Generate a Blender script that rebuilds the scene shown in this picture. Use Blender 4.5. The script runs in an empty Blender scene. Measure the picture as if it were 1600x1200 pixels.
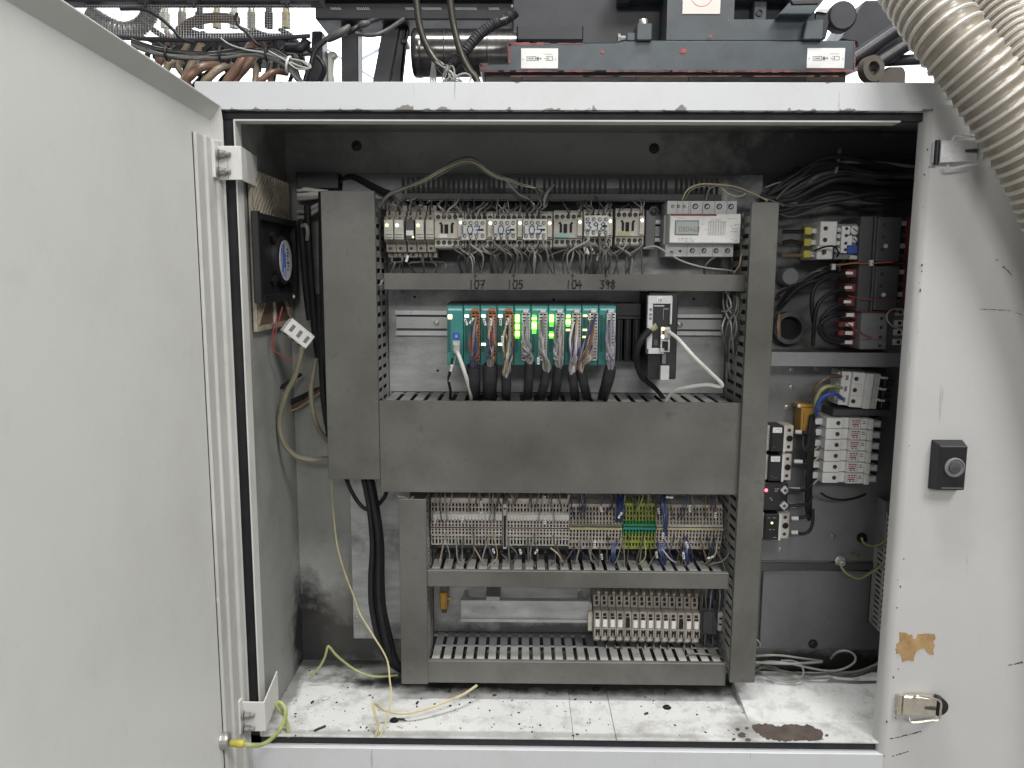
import bpy, bmesh, math, random
from mathutils import Vector, Matrix
rnd = random.Random(7)
SC = bpy.context.scene
COL = SC.collection

# ------------------------------------------------------------------ camera
F, CX, CY = 1200.0, 800.0, 600.0          # focal length and centre, in photograph pixels
CAMZ, CAMD = 1.45, 1.12                   # eye height above the hall floor, distance from the cabinet front
def _d(px, py): return Vector((px-CX, CY-py, -F))
_up = -_d(760, 9213).normalized()         # the way plumb lines converge
_n = _d(310, 128).cross(_d(1450, 130))
_x = _n.cross(_up).normalized()
if _x.x < 0: _x = -_x
_y = _up.cross(_x)
R = Matrix((_x, _y, _up))                 # world <- camera
cam = bpy.data.cameras.new('camera'); camo = bpy.data.objects.new('camera', cam); COL.objects.link(camo)
cam.sensor_width = 36; cam.lens = 36*F/1600; cam.clip_start = .02; cam.clip_end = 100
camo.matrix_world = Matrix.Translation((0, -CAMD, CAMZ)) @ R.to_4x4()
SC.camera = camo
EYE = Vector((0, -CAMD, CAMZ))
def P(px, py, Y):                         # the point of depth Y on the ray through a photograph pixel
    d = R @ _d(px, py); return EYE + d*((Y+CAMD)/d.y)
def PX(px, py, X):
    d = R @ _d(px, py); return EYE + d*(X/d.x)
def PZ(px, py, Z):
    d = R @ _d(px, py); return EYE + d*((Z-CAMZ)/d.z)

# ------------------------------------------------------------------ world, lamps, exposure
W = bpy.data.worlds.new('World'); SC.world = W; W.use_nodes = True
W.node_tree.nodes['Background'].inputs[0].default_value = (.93, .96, 1, 1)
W.node_tree.nodes['Background'].inputs[1].default_value = .22
def area(name, loc, tgt, sx, sy, watt, col=(1, .98, .95)):
    l = bpy.data.lights.new(name, 'AREA'); l.shape = 'RECTANGLE'; l.size = sx; l.size_y = sy; l.energy = watt; l.color = col
    o = bpy.data.objects.new(name, l); COL.objects.link(o); o.location = loc
    o.rotation_euler = (Vector(tgt)-Vector(loc)).to_track_quat('-Z', 'Y').to_euler()
area('hall_or_fill_lamp', (.15, -.50, 4.3), (.1, -.15, 1), 1.6, .22, 76)
area('hall_or_fill_lamp', (1.75, -2.5, 4.4), (0, 0, 1.1), 1.3, 1.1, 104)
area('hall_or_fill_lamp', (.1, -5.2, 3.1), (.1, 0, 1.3), 2.4, .5, 72)  # added low front fill, no fixture seen, brightens contactors, strips and plate
area('hall_or_fill_lamp', (0, 1.25, 3.1), (0, 2.4, 2.3), 3.5, .3, 130, (.95, .97, 1))  # added unseen lamp aimed at the back wall to whiten the backdrop
SC.view_settings.view_transform = 'Standard'; SC.view_settings.look = 'None'
SC.view_settings.exposure = .12; SC.view_settings.gamma = 1
SC.render.engine = 'CYCLES'
SC.cycles.max_bounces = 6; SC.cycles.diffuse_bounces = 4; SC.cycles.use_denoising = True

# ------------------------------------------------------------------ materials
MATS = {}
def lin(c):
    return tuple((x/255/12.92 if x <= 10 else ((x/255+.055)/1.055)**2.4) for x in c)
def mat(name, col, rough=.55, metal=0, var=.12, scale=9, dirt=None, damt=0, dscale=5, chip=None, chipthr=.74, chipscale=60,
        edges=(), scratch=0, bump=0, bscale=200, patches=(), emit=None, estr=1, spec=.5, stretch=None, tint=None):
    if name in MATS: return MATS[name]
    m = bpy.data.materials.new(name); m.use_nodes = True; MATS[name] = m
    nt = m.node_tree; N = nt.nodes; L = nt.links
    b = N['Principled BSDF']
    b.inputs['Roughness'].default_value = rough; b.inputs['Metallic'].default_value = metal
    b.inputs['Specular IOR Level'].default_value = spec
    geo = N.new('ShaderNodeNewGeometry')
    def noise(s, det=5, vec=None, r=.6):
        n = N.new('ShaderNodeTexNoise'); n.inputs['Scale'].default_value = s; n.inputs['Detail'].default_value = det
        n.inputs['Roughness'].default_value = r
        L.new(vec or geo.outputs['Position'], n.inputs['Vector']); return n.outputs['Fac']
    def ramp(v, a, bb):
        r = N.new('ShaderNodeMapRange'); r.inputs[1].default_value = a; r.inputs[2].default_value = bb; r.clamp = True
        L.new(v, r.inputs[0]); return r.outputs[0]
    def math_(op, a, bb):
        q = N.new('ShaderNodeMath'); q.operation = op
        for i, v in enumerate((a, bb)):
            if isinstance(v, (int, float)): q.inputs[i].default_value = v
            else: L.new(v, q.inputs[i])
        return q.outputs[0]
    def mix(fac, a, bb):
        q = N.new('ShaderNodeMix'); q.data_type = 'RGBA'
        if isinstance(fac, (int, float)): q.inputs[0].default_value = fac
        else: L.new(fac, q.inputs[0])
        for i, v in ((6, a), (7, bb)):
            if isinstance(v, tuple): q.inputs[i].default_value = (*v[:3], 1)
            else: L.new(v, q.inputs[i])
        return q.outputs[2]
    vec = None
    if stretch:
        mp = N.new('ShaderNodeMapping'); mp.inputs['Scale'].default_value = stretch
        L.new(geo.outputs['Position'], mp.inputs['Vector']); vec = mp.outputs[0]
    base = noise(scale, 6, vec)
    lo = tuple(max(0, c*(1-var)) for c in col); hi = tuple(min(1, c*(1+var)) for c in col)
    if tint: lo = tuple(c*t for c, t in zip(lo, tint))
    c = mix(ramp(base, .3, .7), lo, hi)
    if dirt and damt > 0:
        dn = noise(dscale, 8, None, .7)
        c = mix(math_('MULTIPLY', ramp(dn, .48, .72), damt), c, dirt)
        c = mix(math_('MULTIPLY', ramp(noise(dscale*9, 4, None, .7), .58, .75), damt*.6), c, dirt)
    rfac = None
    for (p, rad, stn, scol) in patches:
        vm = N.new('ShaderNodeVectorMath'); vm.operation = 'SUBTRACT'; L.new(geo.outputs['Position'], vm.inputs[0]); vm.inputs[1].default_value = p
        vd = N.new('ShaderNodeVectorMath'); vd.operation = 'DIVIDE'; L.new(vm.outputs[0], vd.inputs[0]); vd.inputs[1].default_value = rad
        vl = N.new('ShaderNodeVectorMath'); vl.operation = 'LENGTH'; L.new(vd.outputs[0], vl.inputs[0])
        dd = math_('ADD', vl.outputs['Value'], math_('MULTIPLY', math_('SUBTRACT', noise(22, 7, None, .65), .5), 1.6))
        c = mix(math_('MULTIPLY', ramp(dd, 1.1, .55), stn), c, scol)
    if scratch:
        mp = N.new('ShaderNodeMapping'); mp.inputs['Scale'].default_value = (90, 90, 7); mp.inputs['Rotation'].default_value = (.3, .5, .2)
        L.new(geo.outputs['Position'], mp.inputs['Vector'])
        c = mix(math_('MULTIPLY', ramp(noise(1.6, 3, mp.outputs[0]), .7, .74), scratch), c, chip or (.05, .05, .05))
    if chip:
        k = noise(chipscale, 4, None, .55)
        big = noise(6, 3)
        k = math_('ADD', k, math_('MULTIPLY', math_('SUBTRACT', big, .5), .28))
        if edges:
            sp = N.new('ShaderNodeSeparateXYZ'); L.new(geo.outputs['Position'], sp.inputs[0])
            for (ax, val, wd, amp) in edges:
                e = math_('ABSOLUTE', math_('SUBTRACT', sp.outputs[ax], val), 0)
                k = math_('ADD', k, math_('MULTIPLY', ramp(e, wd, 0), amp))
        cm = ramp(k, chipthr, chipthr+.02)
        c = mix(cm, c, chip)
    L.new(c, b.inputs['Base Color'])
    L.new(ramp(noise(scale*3, 4), -.2, 1.2), b.inputs['Roughness'])
    rr = N.new('ShaderNodeMapRange'); rr.inputs[3].default_value = max(.03, rough-.12); rr.inputs[4].default_value = min(1, rough+.12)
    L.new(noise(scale*2.3, 5), rr.inputs[0]); L.new(rr.outputs[0], b.inputs['Roughness'])
    if bump:
        bp = N.new('ShaderNodeBump'); bp.inputs['Strength'].default_value = bump; bp.inputs['Distance'].default_value = .001
        L.new(noise(bscale, 4), bp.inputs['Height']); L.new(bp.outputs[0], b.inputs['Normal'])
    if emit:
        b.inputs['Emission Color'].default_value = (*emit, 1); b.inputs['Emission Strength'].default_value = estr
    return m

GRIME = (.035, .033, .03)
ZL = P(800, 172, 0).z; ZT = P(800, 128, 0).z
M = dict(
 paint=mat('grey_enamel', (.68, .68, .655), .42, var=.05, scale=4, dirt=(.36, .35, .32), damt=.45, dscale=3.2, chip=(.05, .048, .045), chipthr=.79, chipscale=70, bump=.08, bscale=60, scratch=.35),
 rail=mat('white_rail_enamel', (.61, .625, .645), .4, var=.04, scale=5, dirt=(.45, .44, .42), damt=.4, chip=(.20, .19, .18), chipthr=.765, chipscale=46,
          edges=((2, ZL, .010, .23), (2, ZT, .005, .15)), bump=.1, bscale=80, scratch=.6),
 panel=mat('front_panel_enamel', (.555, .552, .546), .42, var=.05, scale=2.5, dirt=(.44, .43, .39), damt=.4, dscale=2.4, chip=(.06, .055, .05), chipthr=.775, chipscale=34, bump=.07, bscale=60, scratch=.25),
 stiff=mat('door_strip_enamel', (.56, .56, .535), .5, var=.06, scale=6, dirt=(.34, .33, .30), damt=.5, chip=(.2, .19, .18), chipthr=.84, chipscale=50),
 door=mat('door_enamel', (.74, .745, .715), .45, var=.04, scale=2.2, dirt=(.50, .49, .46), damt=.28, dscale=2.5, chip=(.2, .19, .18), chipthr=.86, chipscale=50, bump=.07, bscale=40),
 inner=mat('inner_enamel', (.40, .43, .42), .5, var=.08, scale=5, dirt=(.15, .145, .135), damt=.8, dscale=3.5, chip=(.03, .03, .03), chipthr=.82, chipscale=50, bump=.1, bscale=80),
 steel=mat('galvanised_steel', (.45, .465, .46), .42, .25, var=.2, scale=16, dirt=(.16, .155, .14), damt=.6, bump=.08, bscale=120, stretch=(1, 1, 4),
  patches=[(tuple(P(820, 285, .229)), (.60, .05, .080), .92, (.085, .085, .09)), (tuple(P(800, 390, .229)), (.5, .05, .05), .75, (.10, .10, .102)), (tuple(P(640, 390, .229)), (.16, .05, .09), .85, (.07, .07, .072)), (tuple(P(1160, 420, .229)), (.06, .05, .2), .8, (.06, .06, .065)), (tuple(P(900, 850, .229)), (.4, .05, .05), .75, (.05, .05, .05)), (tuple(P(1130, 960, .229)), (.08, .05, .12), .8, (.05, .05, .055)), (tuple(P(900, 995, .229)), (.4, .05, .035), .85, (.05, .05, .055))]),  # plate darker behind the contactors, under the strips and beside the tall duct
 zinc=mat('zinc_plate', (.44, .44, .42), .36, .8, var=.15, scale=40, dirt=(.2, .19, .17), damt=.4),
 zincweb=mat('rail_web', (.64, .65, .64), .4, .0, var=.12, scale=20, dirt=(.2, .2, .19), damt=.4),
 latch=mat('latch_zinc', (.74, .74, .76), .3, .2, var=.06, scale=40),
 pale=mat('pale_finger', (.42, .42, .40), .5, var=.12, scale=15, dirt=(.12, .12, .11), damt=.6),
 chrome=mat('bright_steel', (.74, .74, .77), .28, .35, var=.08, scale=60, dirt=(.3, .28, .22), damt=.25),
 brass=mat('nickel_brass', (.72, .68, .58), .3, .9, var=.15, scale=60),
 pvc=mat('duct_grey', (.120, .120, .110), .42, var=.32, scale=4.5, dirt=(.058, .052, .043), damt=.85, dscale=4, chip=(.06, .06, .055), chipthr=.86, chipscale=60, scratch=.15, tint=(1, .99, .95)),
 pvcd=mat('duct_soot_and_shade', (.05, .05, .052), .6, var=.3, scale=20, dirt=GRIME, damt=.6),  # soot of the uncovered duct, and painted shade inside the others
 pvcin=mat('duct_inside', (.30, .30, .29), .55, var=.15, scale=15, dirt=(.08, .08, .075), damt=.7),
 rubber=mat('black_rubber', (.018, .018, .022), .6, var=.3, scale=30, dirt=(.06, .06, .06), damt=.4),
 black=mat('black_plastic', (.016, .016, .018), .42, var=.3, scale=30, dirt=(.05, .048, .045), damt=.4),
 blackin=mat('dark_hole', (.008, .008, .008), .8, var=.3),
 beige=mat('beige_plastic', (.52, .495, .44), .5, var=.1, scale=40, dirt=(.14, .115, .08), damt=.6, dscale=14),
 louvre=mat('dusty_louvre', (.36, .32, .25), .55, var=.15, scale=40, dirt=(.10, .08, .06), damt=.8, dscale=30),
 cream=mat('cream_plastic', (.62, .61, .56), .5, var=.08, scale=30, dirt=(.22, .2, .16), damt=.5, dscale=12),
 rose2=mat('dusty_taupe_plastic', (.36, .325, .28), .5, var=.14, scale=50, dirt=(.09, .08, .065), damt=.7, dscale=24),
 flange=mat('brown_grey_casting', (.115, .10, .085), .55, var=.25, scale=14, dirt=(.04, .035, .03), damt=.6),
 rose=mat('taupe_plastic', (.56, .505, .45), .5, var=.12, scale=50, dirt=(.12, .1, .08), damt=.6, dscale=20),
 lgrey=mat('light_grey_plastic', (.60, .61, .61), .45, var=.07, scale=30, dirt=(.25, .24, .22), damt=.4, dscale=14),
 white=mat('white_plastic', (.74, .74, .72), .45, var=.05, scale=20, dirt=(.4, .38, .33), damt=.4, dscale=14),
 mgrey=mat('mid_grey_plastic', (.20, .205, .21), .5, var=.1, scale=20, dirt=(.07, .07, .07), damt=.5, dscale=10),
 dgrey=mat('dark_grey_plastic', (.075, .077, .08), .5, var=.15, scale=20, dirt=(.03, .03, .03), damt=.5),
 teal=mat('teal_plastic', (.035, .235, .215), .42, var=.08, scale=20, dirt=(.02, .12, .11), damt=.35, dscale=12),
 orange=mat('orange_plastic', (.36, .125, .05), .5, var=.15, scale=30, dirt=(.12, .06, .03), damt=.5),
 amber=mat('amber_plastic', (.52, .29, .05), .45, var=.15, scale=30, dirt=(.14, .08, .03), damt=.5),
 red=mat('red_plastic', (.20, .04, .043), .45, var=.15, scale=30, dirt=(.07, .03, .03), damt=.7),
 redpaint=mat('red_oxide', (.38, .06, .05), .6, var=.3, scale=90),
 yellow=mat('yellow_plastic', (.50, .45, .07), .45, var=.12, scale=30, dirt=(.2, .16, .03), damt=.4),
 green=mat('green_plastic', (.03, .27, .10), .45, var=.15, scale=30, dirt=(.02, .1, .04), damt=.4),
 lime=mat('lime_plastic', (.34, .40, .08), .5, var=.15, scale=40, dirt=(.12, .13, .03), damt=.5, dscale=14),
 blue=mat('blue_plastic', (.035, .09, .38), .45, var=.15, scale=30),
 cyan=mat('cyan_label', (.22, .46, .46), .5, var=.1, scale=30),
 paper=mat('paper_label', (.76, .76, .74), .6, var=.05, scale=40, dirt=(.45, .43, .38), damt=.3, dscale=30),
 ink=mat('black_ink', (.02, .02, .025), .5), inkblue=mat('blue_ink', (.035, .11, .24), .6), inkgrey=mat('grey_print', (.2, .2, .21), .5),
 pink=mat('pale_pink_paper', (.74, .62, .58), .6, var=.05),
 kraft=mat('torn_brown_paper', (.40, .26, .12), .8, var=.25, scale=60, dirt=(.2, .12, .05), damt=.6, dscale=40),
 lcd=mat('lcd_glass', (.42, .45, .43), .2, var=.05),
 casting=mat('casting_paint', (.056, .071, .081), .42, var=.25, scale=12, dirt=(.03, .03, .03), damt=.5, dscale=8, chip=(.34, .35, .35), chipthr=.765, chipscale=130, bump=.25, bscale=70),
 oxide=mat('red_primer_edge', (.20, .062, .058), .55, var=.4, scale=60, dirt=(.08, .085, .09), damt=.9, dscale=25),
 iron=mat('black_iron', (.022, .022, .026), .42, .2, var=.35, scale=15, dirt=(.06, .058, .055), damt=.4),
 dark=mat('dark_machine_paint', (.025, .027, .034), .5, var=.3, scale=9, dirt=(.05, .048, .045), damt=.5),
 barrel=mat('polished_dark_steel', (.14, .135, .13), .22, .9, var=.3, scale=8, dirt=(.05, .045, .04), damt=.5, stretch=(12, 1, 1)),
 hose=mat('hose_wall', (.28, .245, .195), .32, var=.12, scale=12, dirt=(.19, .155, .11), damt=.6, dscale=14, spec=.6),
 spiral=mat('hose_spiral', (.58, .555, .51), .3, var=.08, scale=14, dirt=(.33, .28, .21), damt=.5, dscale=14, spec=.6),
 copper=mat('amber_hose', (.22, .13, .092), .35, var=.3, scale=18, dirt=(.16, .09, .06), damt=.5, spec=.6),
 tan=mat('tan_hose', (.33, .27, .19), .4, var=.2, scale=18, dirt=(.2, .14, .09), damt=.5),
 olive=mat('dark_olive_hose', (.032, .029, .020), .34, var=.3, scale=18, spec=.5),
 wgrey=mat('grey_wire', (.23, .23, .215), .45, var=.15, scale=30, dirt=(.1, .095, .085), damt=.6, dscale=16),
 wlight=mat('pale_wire', (.36, .355, .33), .42, var=.1, scale=30, dirt=(.25, .24, .2), damt=.4, dscale=16),
 wdark=mat('sooty_wire', (.085, .083, .078), .5, var=.25, scale=30, dirt=(.04, .04, .035), damt=.6),
 wblack=mat('black_cable', (.014, .014, .017), .58, var=.3, scale=30, dirt=(.045, .045, .043), damt=.5, spec=.3),
 wwhite=mat('white_cable', (.70, .69, .65), .42, var=.05, scale=20, dirt=(.4, .37, .3), damt=.4, dscale=30),
 wblue=mat('blue_wire', (.032, .058, .15), .42, var=.2, scale=30, dirt=(.05, .06, .1), damt=.4),
 wnavy=mat('navy_wire', (.03, .035, .11), .42, var=.2, scale=30),
 wlilac=mat('lilac_wire', (.27, .25, .31), .42, var=.15, scale=30, dirt=(.15, .14, .17), damt=.4, dscale=16),
 wbrown=mat('brown_wire', (.16, .10, .07), .45, var=.2, scale=30, dirt=(.07, .05, .04), damt=.5),
 wred=mat('red_wire', (.26, .05, .045), .42, var=.2, scale=30),
 wtan=mat('tan_wire', (.40, .31, .2), .42, var=.2, scale=30, dirt=(.2, .15, .1), damt=.4),
 wolive=mat('olive_cable', (.20, .185, .13), .45, var=.15, scale=24, dirt=(.10, .085, .05), damt=.6, dscale=18),
 wyg=mat('yellow_green_wire', (.36, .38, .16), .42, var=.15, scale=60, dirt=(.18, .26, .07), damt=.8, dscale=40),
 wsand=mat('sandy_wire', (.50, .45, .27), .42, var=.15, scale=40, dirt=(.24, .2, .1), damt=.5, dscale=26),
 hall=mat('hall_wall_paint', (.82, .83, .84), .7, var=.04, scale=1.5),
 strut=mat('bluish_steel', (.40, .43, .50), .5, var=.1, scale=6),
 concrete=mat('hall_concrete', (.30, .295, .28), .75, var=.2, scale=3, dirt=(.14, .135, .13), damt=.6, dscale=1.5, bump=.2, bscale=40),
 soot=mat('debris_dark', (.03, .028, .025), .8, var=.4, scale=100),
 led_w=mat('led_white', (.9, .88, .75), .3, emit=(1, .93, .72), estr=4), led_g=mat('led_green', (.3, .8, .1), .3, emit=(.36, 1, .07), estr=11),
 led_gd=mat('led_green_dim', (.05, .3, .06), .3, emit=(.14, .9, .06), estr=1.6),
 led_o=mat('led_amber', (.9, .6, .2), .3, emit=(1, .62, .22), estr=3.5), led_r=mat('led_red', (.9, .1, .1), .3, emit=(1, .08, .12), estr=5),
 led_y=mat('led_lime', (.8, .9, .3), .3, emit=(.8, 1, .25), estr=3.2), led_off=mat('led_unlit', (.02, .09, .085), .4),
)

# ------------------------------------------------------------------ mesh building
class MB:
    def __init__(s): s.v = []; s.f = []; s.m = []; s.k = 0
    def mat(s, k): s.k = k; return s
    def add(s, vs, fs):
        b = len(s.v); s.v += [Vector(v) for v in vs]; s.f += [[i+b for i in f] for f in fs]; s.m += [s.k]*len(fs); return s
    def box(s, x0, x1, y0, y1, z0, z1, rot=None, piv=None):
        if x0 > x1: x0, x1 = x1, x0
        if y0 > y1: y0, y1 = y1, y0
        if z0 > z1: z0, z1 = z1, z0
        v = [Vector(p) for p in ((x0,y0,z0),(x1,y0,z0),(x1,y1,z0),(x0,y1,z0),(x0,y0,z1),(x1,y0,z1),(x1,y1,z1),(x0,y1,z1))]
        if rot:
            c = Vector(piv) if piv else (v[0]+v[6])/2
            q = Matrix.Rotation(rot[0], 3, rot[1]); v = [c+q@(p-c) for p in v]
        return s.add(v, ((0,3,2,1),(4,5,6,7),(0,1,5,4),(1,2,6,5),(2,3,7,6),(3,0,4,7)))
    def slab(s, a, b, c, d, n):           # a quad a b c d given thickness along vector n
        q = [Vector(p) for p in (a, b, c, d)]; n = Vector(n)
        v = q+[p+n for p in q]
        return s.add(v, ((0,3,2,1),(4,5,6,7),(0,1,5,4),(1,2,6,5),(2,3,7,6),(3,0,4,7)))
    def prism(s, poly, n):                # polygon (list of 3-D points) extruded along n
        k = len(poly); n = Vector(n); v = [Vector(p) for p in poly]; v += [p+n for p in v]
        return s.add(v, [list(range(k))[::-1], list(range(k, 2*k))]+[[i, (i+1) % k, k+(i+1) % k, k+i] for i in range(k)])
    def cyl(s, a, b, r, seg=12, r2=None, caps=True):
        a, b = Vector(a), Vector(b); r2 = r if r2 is None else r2
        w = (b-a).normalized(); u = w.orthogonal().normalized(); t = w.cross(u)
        v = [a+(u*math.cos(2*math.pi*i/seg)+t*math.sin(2*math.pi*i/seg))*r for i in range(seg)]
        v += [b+(u*math.cos(2*math.pi*i/seg)+t*math.sin(2*math.pi*i/seg))*r2 for i in range(seg)]
        f = [[i, (i+1) % seg, seg+(i+1) % seg, seg+i] for i in range(seg)]
        if caps: f += [list(range(seg))[::-1], list(range(seg, 2*seg))]
        return s.add(v, f)
    def lathe(s, a, w, prof, seg=16):     # profile [(distance along w, radius)] spun about the axis a + w
        a, w = Vector(a), Vector(w).normalized(); u = w.orthogonal().normalized(); t = w.cross(u)
        v = []; n = len(prof)
        for (h, r) in prof:
            v += [a+w*h+(u*math.cos(2*math.pi*i/seg)+t*math.sin(2*math.pi*i/seg))*max(r, 1e-5) for i in range(seg)]
        f = [[j*seg+i, j*seg+(i+1) % seg, (j+1)*seg+(i+1) % seg, (j+1)*seg+i] for j in range(n-1) for i in range(seg)]
        f += [list(range(seg))[::-1], list(range((n-1)*seg, n*seg))]
        return s.add(v, f)
    def tube(s, pts, r, seg=7, rf=None):
        pts = [Vector(p) for p in pts]; n = len(pts); v = []
        t0 = (pts[1]-pts[0]).normalized(); u = t0.orthogonal().normalized()
        for i, p in enumerate(pts):
            t = (pts[min(i+1, n-1)]-pts[max(i-1, 0)]).normalized()
            u = (u-t*u.dot(t)).normalized(); w = t.cross(u)
            rr = rf(i/(n-1))*r if rf else r
            v += [p+(u*math.cos(2*math.pi*k/seg)+w*math.sin(2*math.pi*k/seg))*rr for k in range(seg)]
        f = [[i*seg+k, i*seg+(k+1) % seg, (i+1)*seg+(k+1) % seg, (i+1)*seg+k] for i in range(n-1) for k in range(seg)]
        f += [list(range(seg))[::-1], list(range((n-1)*seg, n*seg))]
        return s.add(v, f)
    def build(s, name, mats, parent=None, bevel=0, smooth=False, org=None):
        mats = mats if isinstance(mats, (list, tuple)) else [mats]
        if parent is not None:
            q = parent; o = Vector((0, 0, 0))
            while q is not None: o += q.location; q = q.parent
        else:
            if org is None:
                xs = [v.x for v in s.v]; ys = [v.y for v in s.v]; zs = [v.z for v in s.v]
                org = Vector(((min(xs)+max(xs))/2, (min(ys)+max(ys))/2, min(zs)))
            o = Vector(org)
        me = bpy.data.meshes.new(name); me.from_pydata([v-o for v in s.v], [], s.f)
        for m_ in mats: me.materials.append(M[m_] if isinstance(m_, str) else m_)
        me.polygons.foreach_set('material_index', s.m)
        bm = bmesh.new(); bm.from_mesh(me); bmesh.ops.recalc_face_normals(bm, faces=bm.faces)
        if bevel: bmesh.ops.bevel(bm, geom=list(bm.edges), offset=bevel, segments=1, affect='EDGES', clamp_overlap=True)
        bm.to_mesh(me); bm.free()
        if smooth: me.polygons.foreach_set('use_smooth', [True]*len(me.polygons)); me.set_sharp_from_angle(angle=.75)
        ob = bpy.data.objects.new(name, me); COL.objects.link(ob)
        if parent is not None: ob.parent = parent
        else: ob.location = o
        return ob
def thing(name, label, cat, loc, group=None):
    o = bpy.data.objects.new(name, None); COL.objects.link(o); o.location = loc; o.empty_display_size = .02
    return tag(o, label, cat, group)
def tag(o, label, cat, group=None):
    o['label'] = label; o['category'] = cat
    if group: o['group'] = group
    return o
def kids(o): return [c for c in bpy.data.objects if c.parent == o]
def copy_tree(o, parent=None, ch=None):
    c = o.copy(); COL.objects.link(c)
    if parent is not None: c.parent = parent
    for k in (o.children): copy_tree(k, c)
    return c
def clone(o, loc, label=None):
    c = copy_tree(o); c.location = loc
    if label: c['label'] = label
    return c
class Dev:                                # front face of a device: pixel rectangle at depth Y -> local u (right) and v (down), 0..1
    def __init__(s, x0, y0, x1, y1, Y, Yb=.228):
        mx, my = (x0+x1)/2, (y0+y1)/2
        s.Y, s.Yb = Y, Yb; s.X0 = P(x0, my, Y).x; s.X1 = P(x1, my, Y).x; s.Z0 = P(mx, y0, Y).z; s.Z1 = P(mx, y1, Y).z
        s.w = s.X1-s.X0; s.h = s.Z0-s.Z1
        s.base = Vector(((s.X0+s.X1)/2, s.Yb, s.Z1))
    def x(s, u): return s.X0+s.w*u
    def z(s, v): return s.Z0-s.h*v
    def p(s, u, v, dy=0): return Vector((s.x(u), s.Y+dy, s.z(v)))
    def box(s, mb, u0, v0, u1, v1, d0, d1): mb.box(s.x(u0), s.x(u1), s.Y+d0, s.Y+d1, s.z(v1), s.z(v0)); return mb
def smoothpath(pts, n=6):
    q = [pts[0]+(pts[0]-pts[1])*.5]+list(pts)+[pts[-1]+(pts[-1]-pts[-2])*.5]; out = []
    for i in range(1, len(q)-2):
        a, b, c, d = q[i-1:i+3]
        for k in range(n):
            t = k/n
            out.append(.5*((2*b)+(c-a)*t+(2*a-5*b+4*c-d)*t*t+(-a+3*b-3*c+d)*t**3))
    out.append(q[-2]); return out
def wire(pts, r, m, label, group=None, name='wire', cat=None, seg=6, n=6, raw=False, parent=None):
    pp = [Vector(p) if raw else P(*p) for p in pts]
    o = MB().tube(smoothpath(pp, n), r, seg).build(name, m, parent, smooth=True, org=pp[0])
    if parent is None: tag(o, label, cat or ('cable' if 'cable' in name else 'hose' if 'hose' in name else 'wire'), group)
    return o
TANGLE = MB(); TMATS = []
def loose(pts, r, m, raw=False, seg=5, n=5):   # wires past the limit of single ones: gathered for one tangle
    if m not in TMATS: TMATS.append(m)
    TANGLE.mat(TMATS.index(m)).tube(smoothpath([Vector(p) if raw else P(*p) for p in pts], n), r, seg)
# handwriting and print: strokes as thin raised ribbons
GL = {'0': [[(0,.5),(.15,.95),(.6,1),(.75,.5),(.55,.02),(.15,.05),(0,.5)]], '1': [[(.3,1),(.32,0)]], '4': [[(.45,1),(0,.38),(.8,.42)],[(.55,.65),(.5,0)]],
 '5': [[(.75,1),(.2,.98),(.15,.58),(.6,.6),(.72,.3),(.45,.02),(.08,.08)]], '6': [[(.65,1),(.2,.65),(.05,.25),(.4,0),(.7,.25),(.45,.48),(.1,.35)]],
 '7': [[(.02,.95),(.75,1),(.35,0)],[(.2,.5),(.65,.52)]], '3': [[(.05,.92),(.6,.98),(.35,.58),(.7,.35),(.45,.02),(.02,.1)]], '9': [[(.65,.7),(.35,.5),(.08,.75),(.4,1),(.65,.75),(.55,0)]],
 '8': [[(.4,.52),(.1,.75),(.4,1),(.65,.75),(.4,.52),(.08,.25),(.4,0),(.72,.25),(.4,.52)]], '^': [[(.4,0),(.4,1)],[(.1,.6),(.4,1),(.7,.6)]],
 'I': [[(.4,1),(.4,0)]], 'O': [[(.4,1),(.08,.75),(.08,.25),(.4,0),(.72,.25),(.72,.75),(.4,1)]], '2': [[(.05,.8),(.35,1),(.7,.75),(.05,.02),(.75,.02)]]}
def strokes(mb, text, x, z, h, y, wd=None, sp=.95, slant=0, wr=.16):
    w = (wd or h*.75)
    for ch in text:
        for st in GL.get(ch, []):
            q = [Vector((x+(a+slant*b)*w, y, z+b*h)) for a, b in st]
            for a, b in zip(q, q[1:]):
                d = (b-a)
                if d.length < 1e-6: continue
                nn = Vector((-d.z, 0, d.x)).normalized()*h*wr/2; e = d.normalized()*h*wr/3
                mb.slab(a-nn-e, b-nn+e, b+nn+e, a+nn-e, (0, -.0003, 0))
        x += w*sp
    return mb
def screw(mb, p, r, n=(0, -1, 0), h=None):
    h = h or r*.7
    mb.lathe(Vector(p), n, [(0, r*1.5), (r*.18, r*1.5), (r*.2, r), (h*.8, r), (h, r*.75), (h, r*.45), (h*.5, r*.42)], 10); return mb
# ================================================================== hall (the setting)
FZ = 0.0
def struct(o): o['kind'] = 'structure'; return o
struct(MB().add([(-4,-5,FZ),(4,-5,FZ),(4,2.6,FZ),(-4,2.6,FZ)], [(0,1,2,3)]).build('floor', 'concrete'))
struct(MB().box(-4, 4, 2.4, 2.5, 0.004, 3.0).build('wall', 'hall'))

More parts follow.
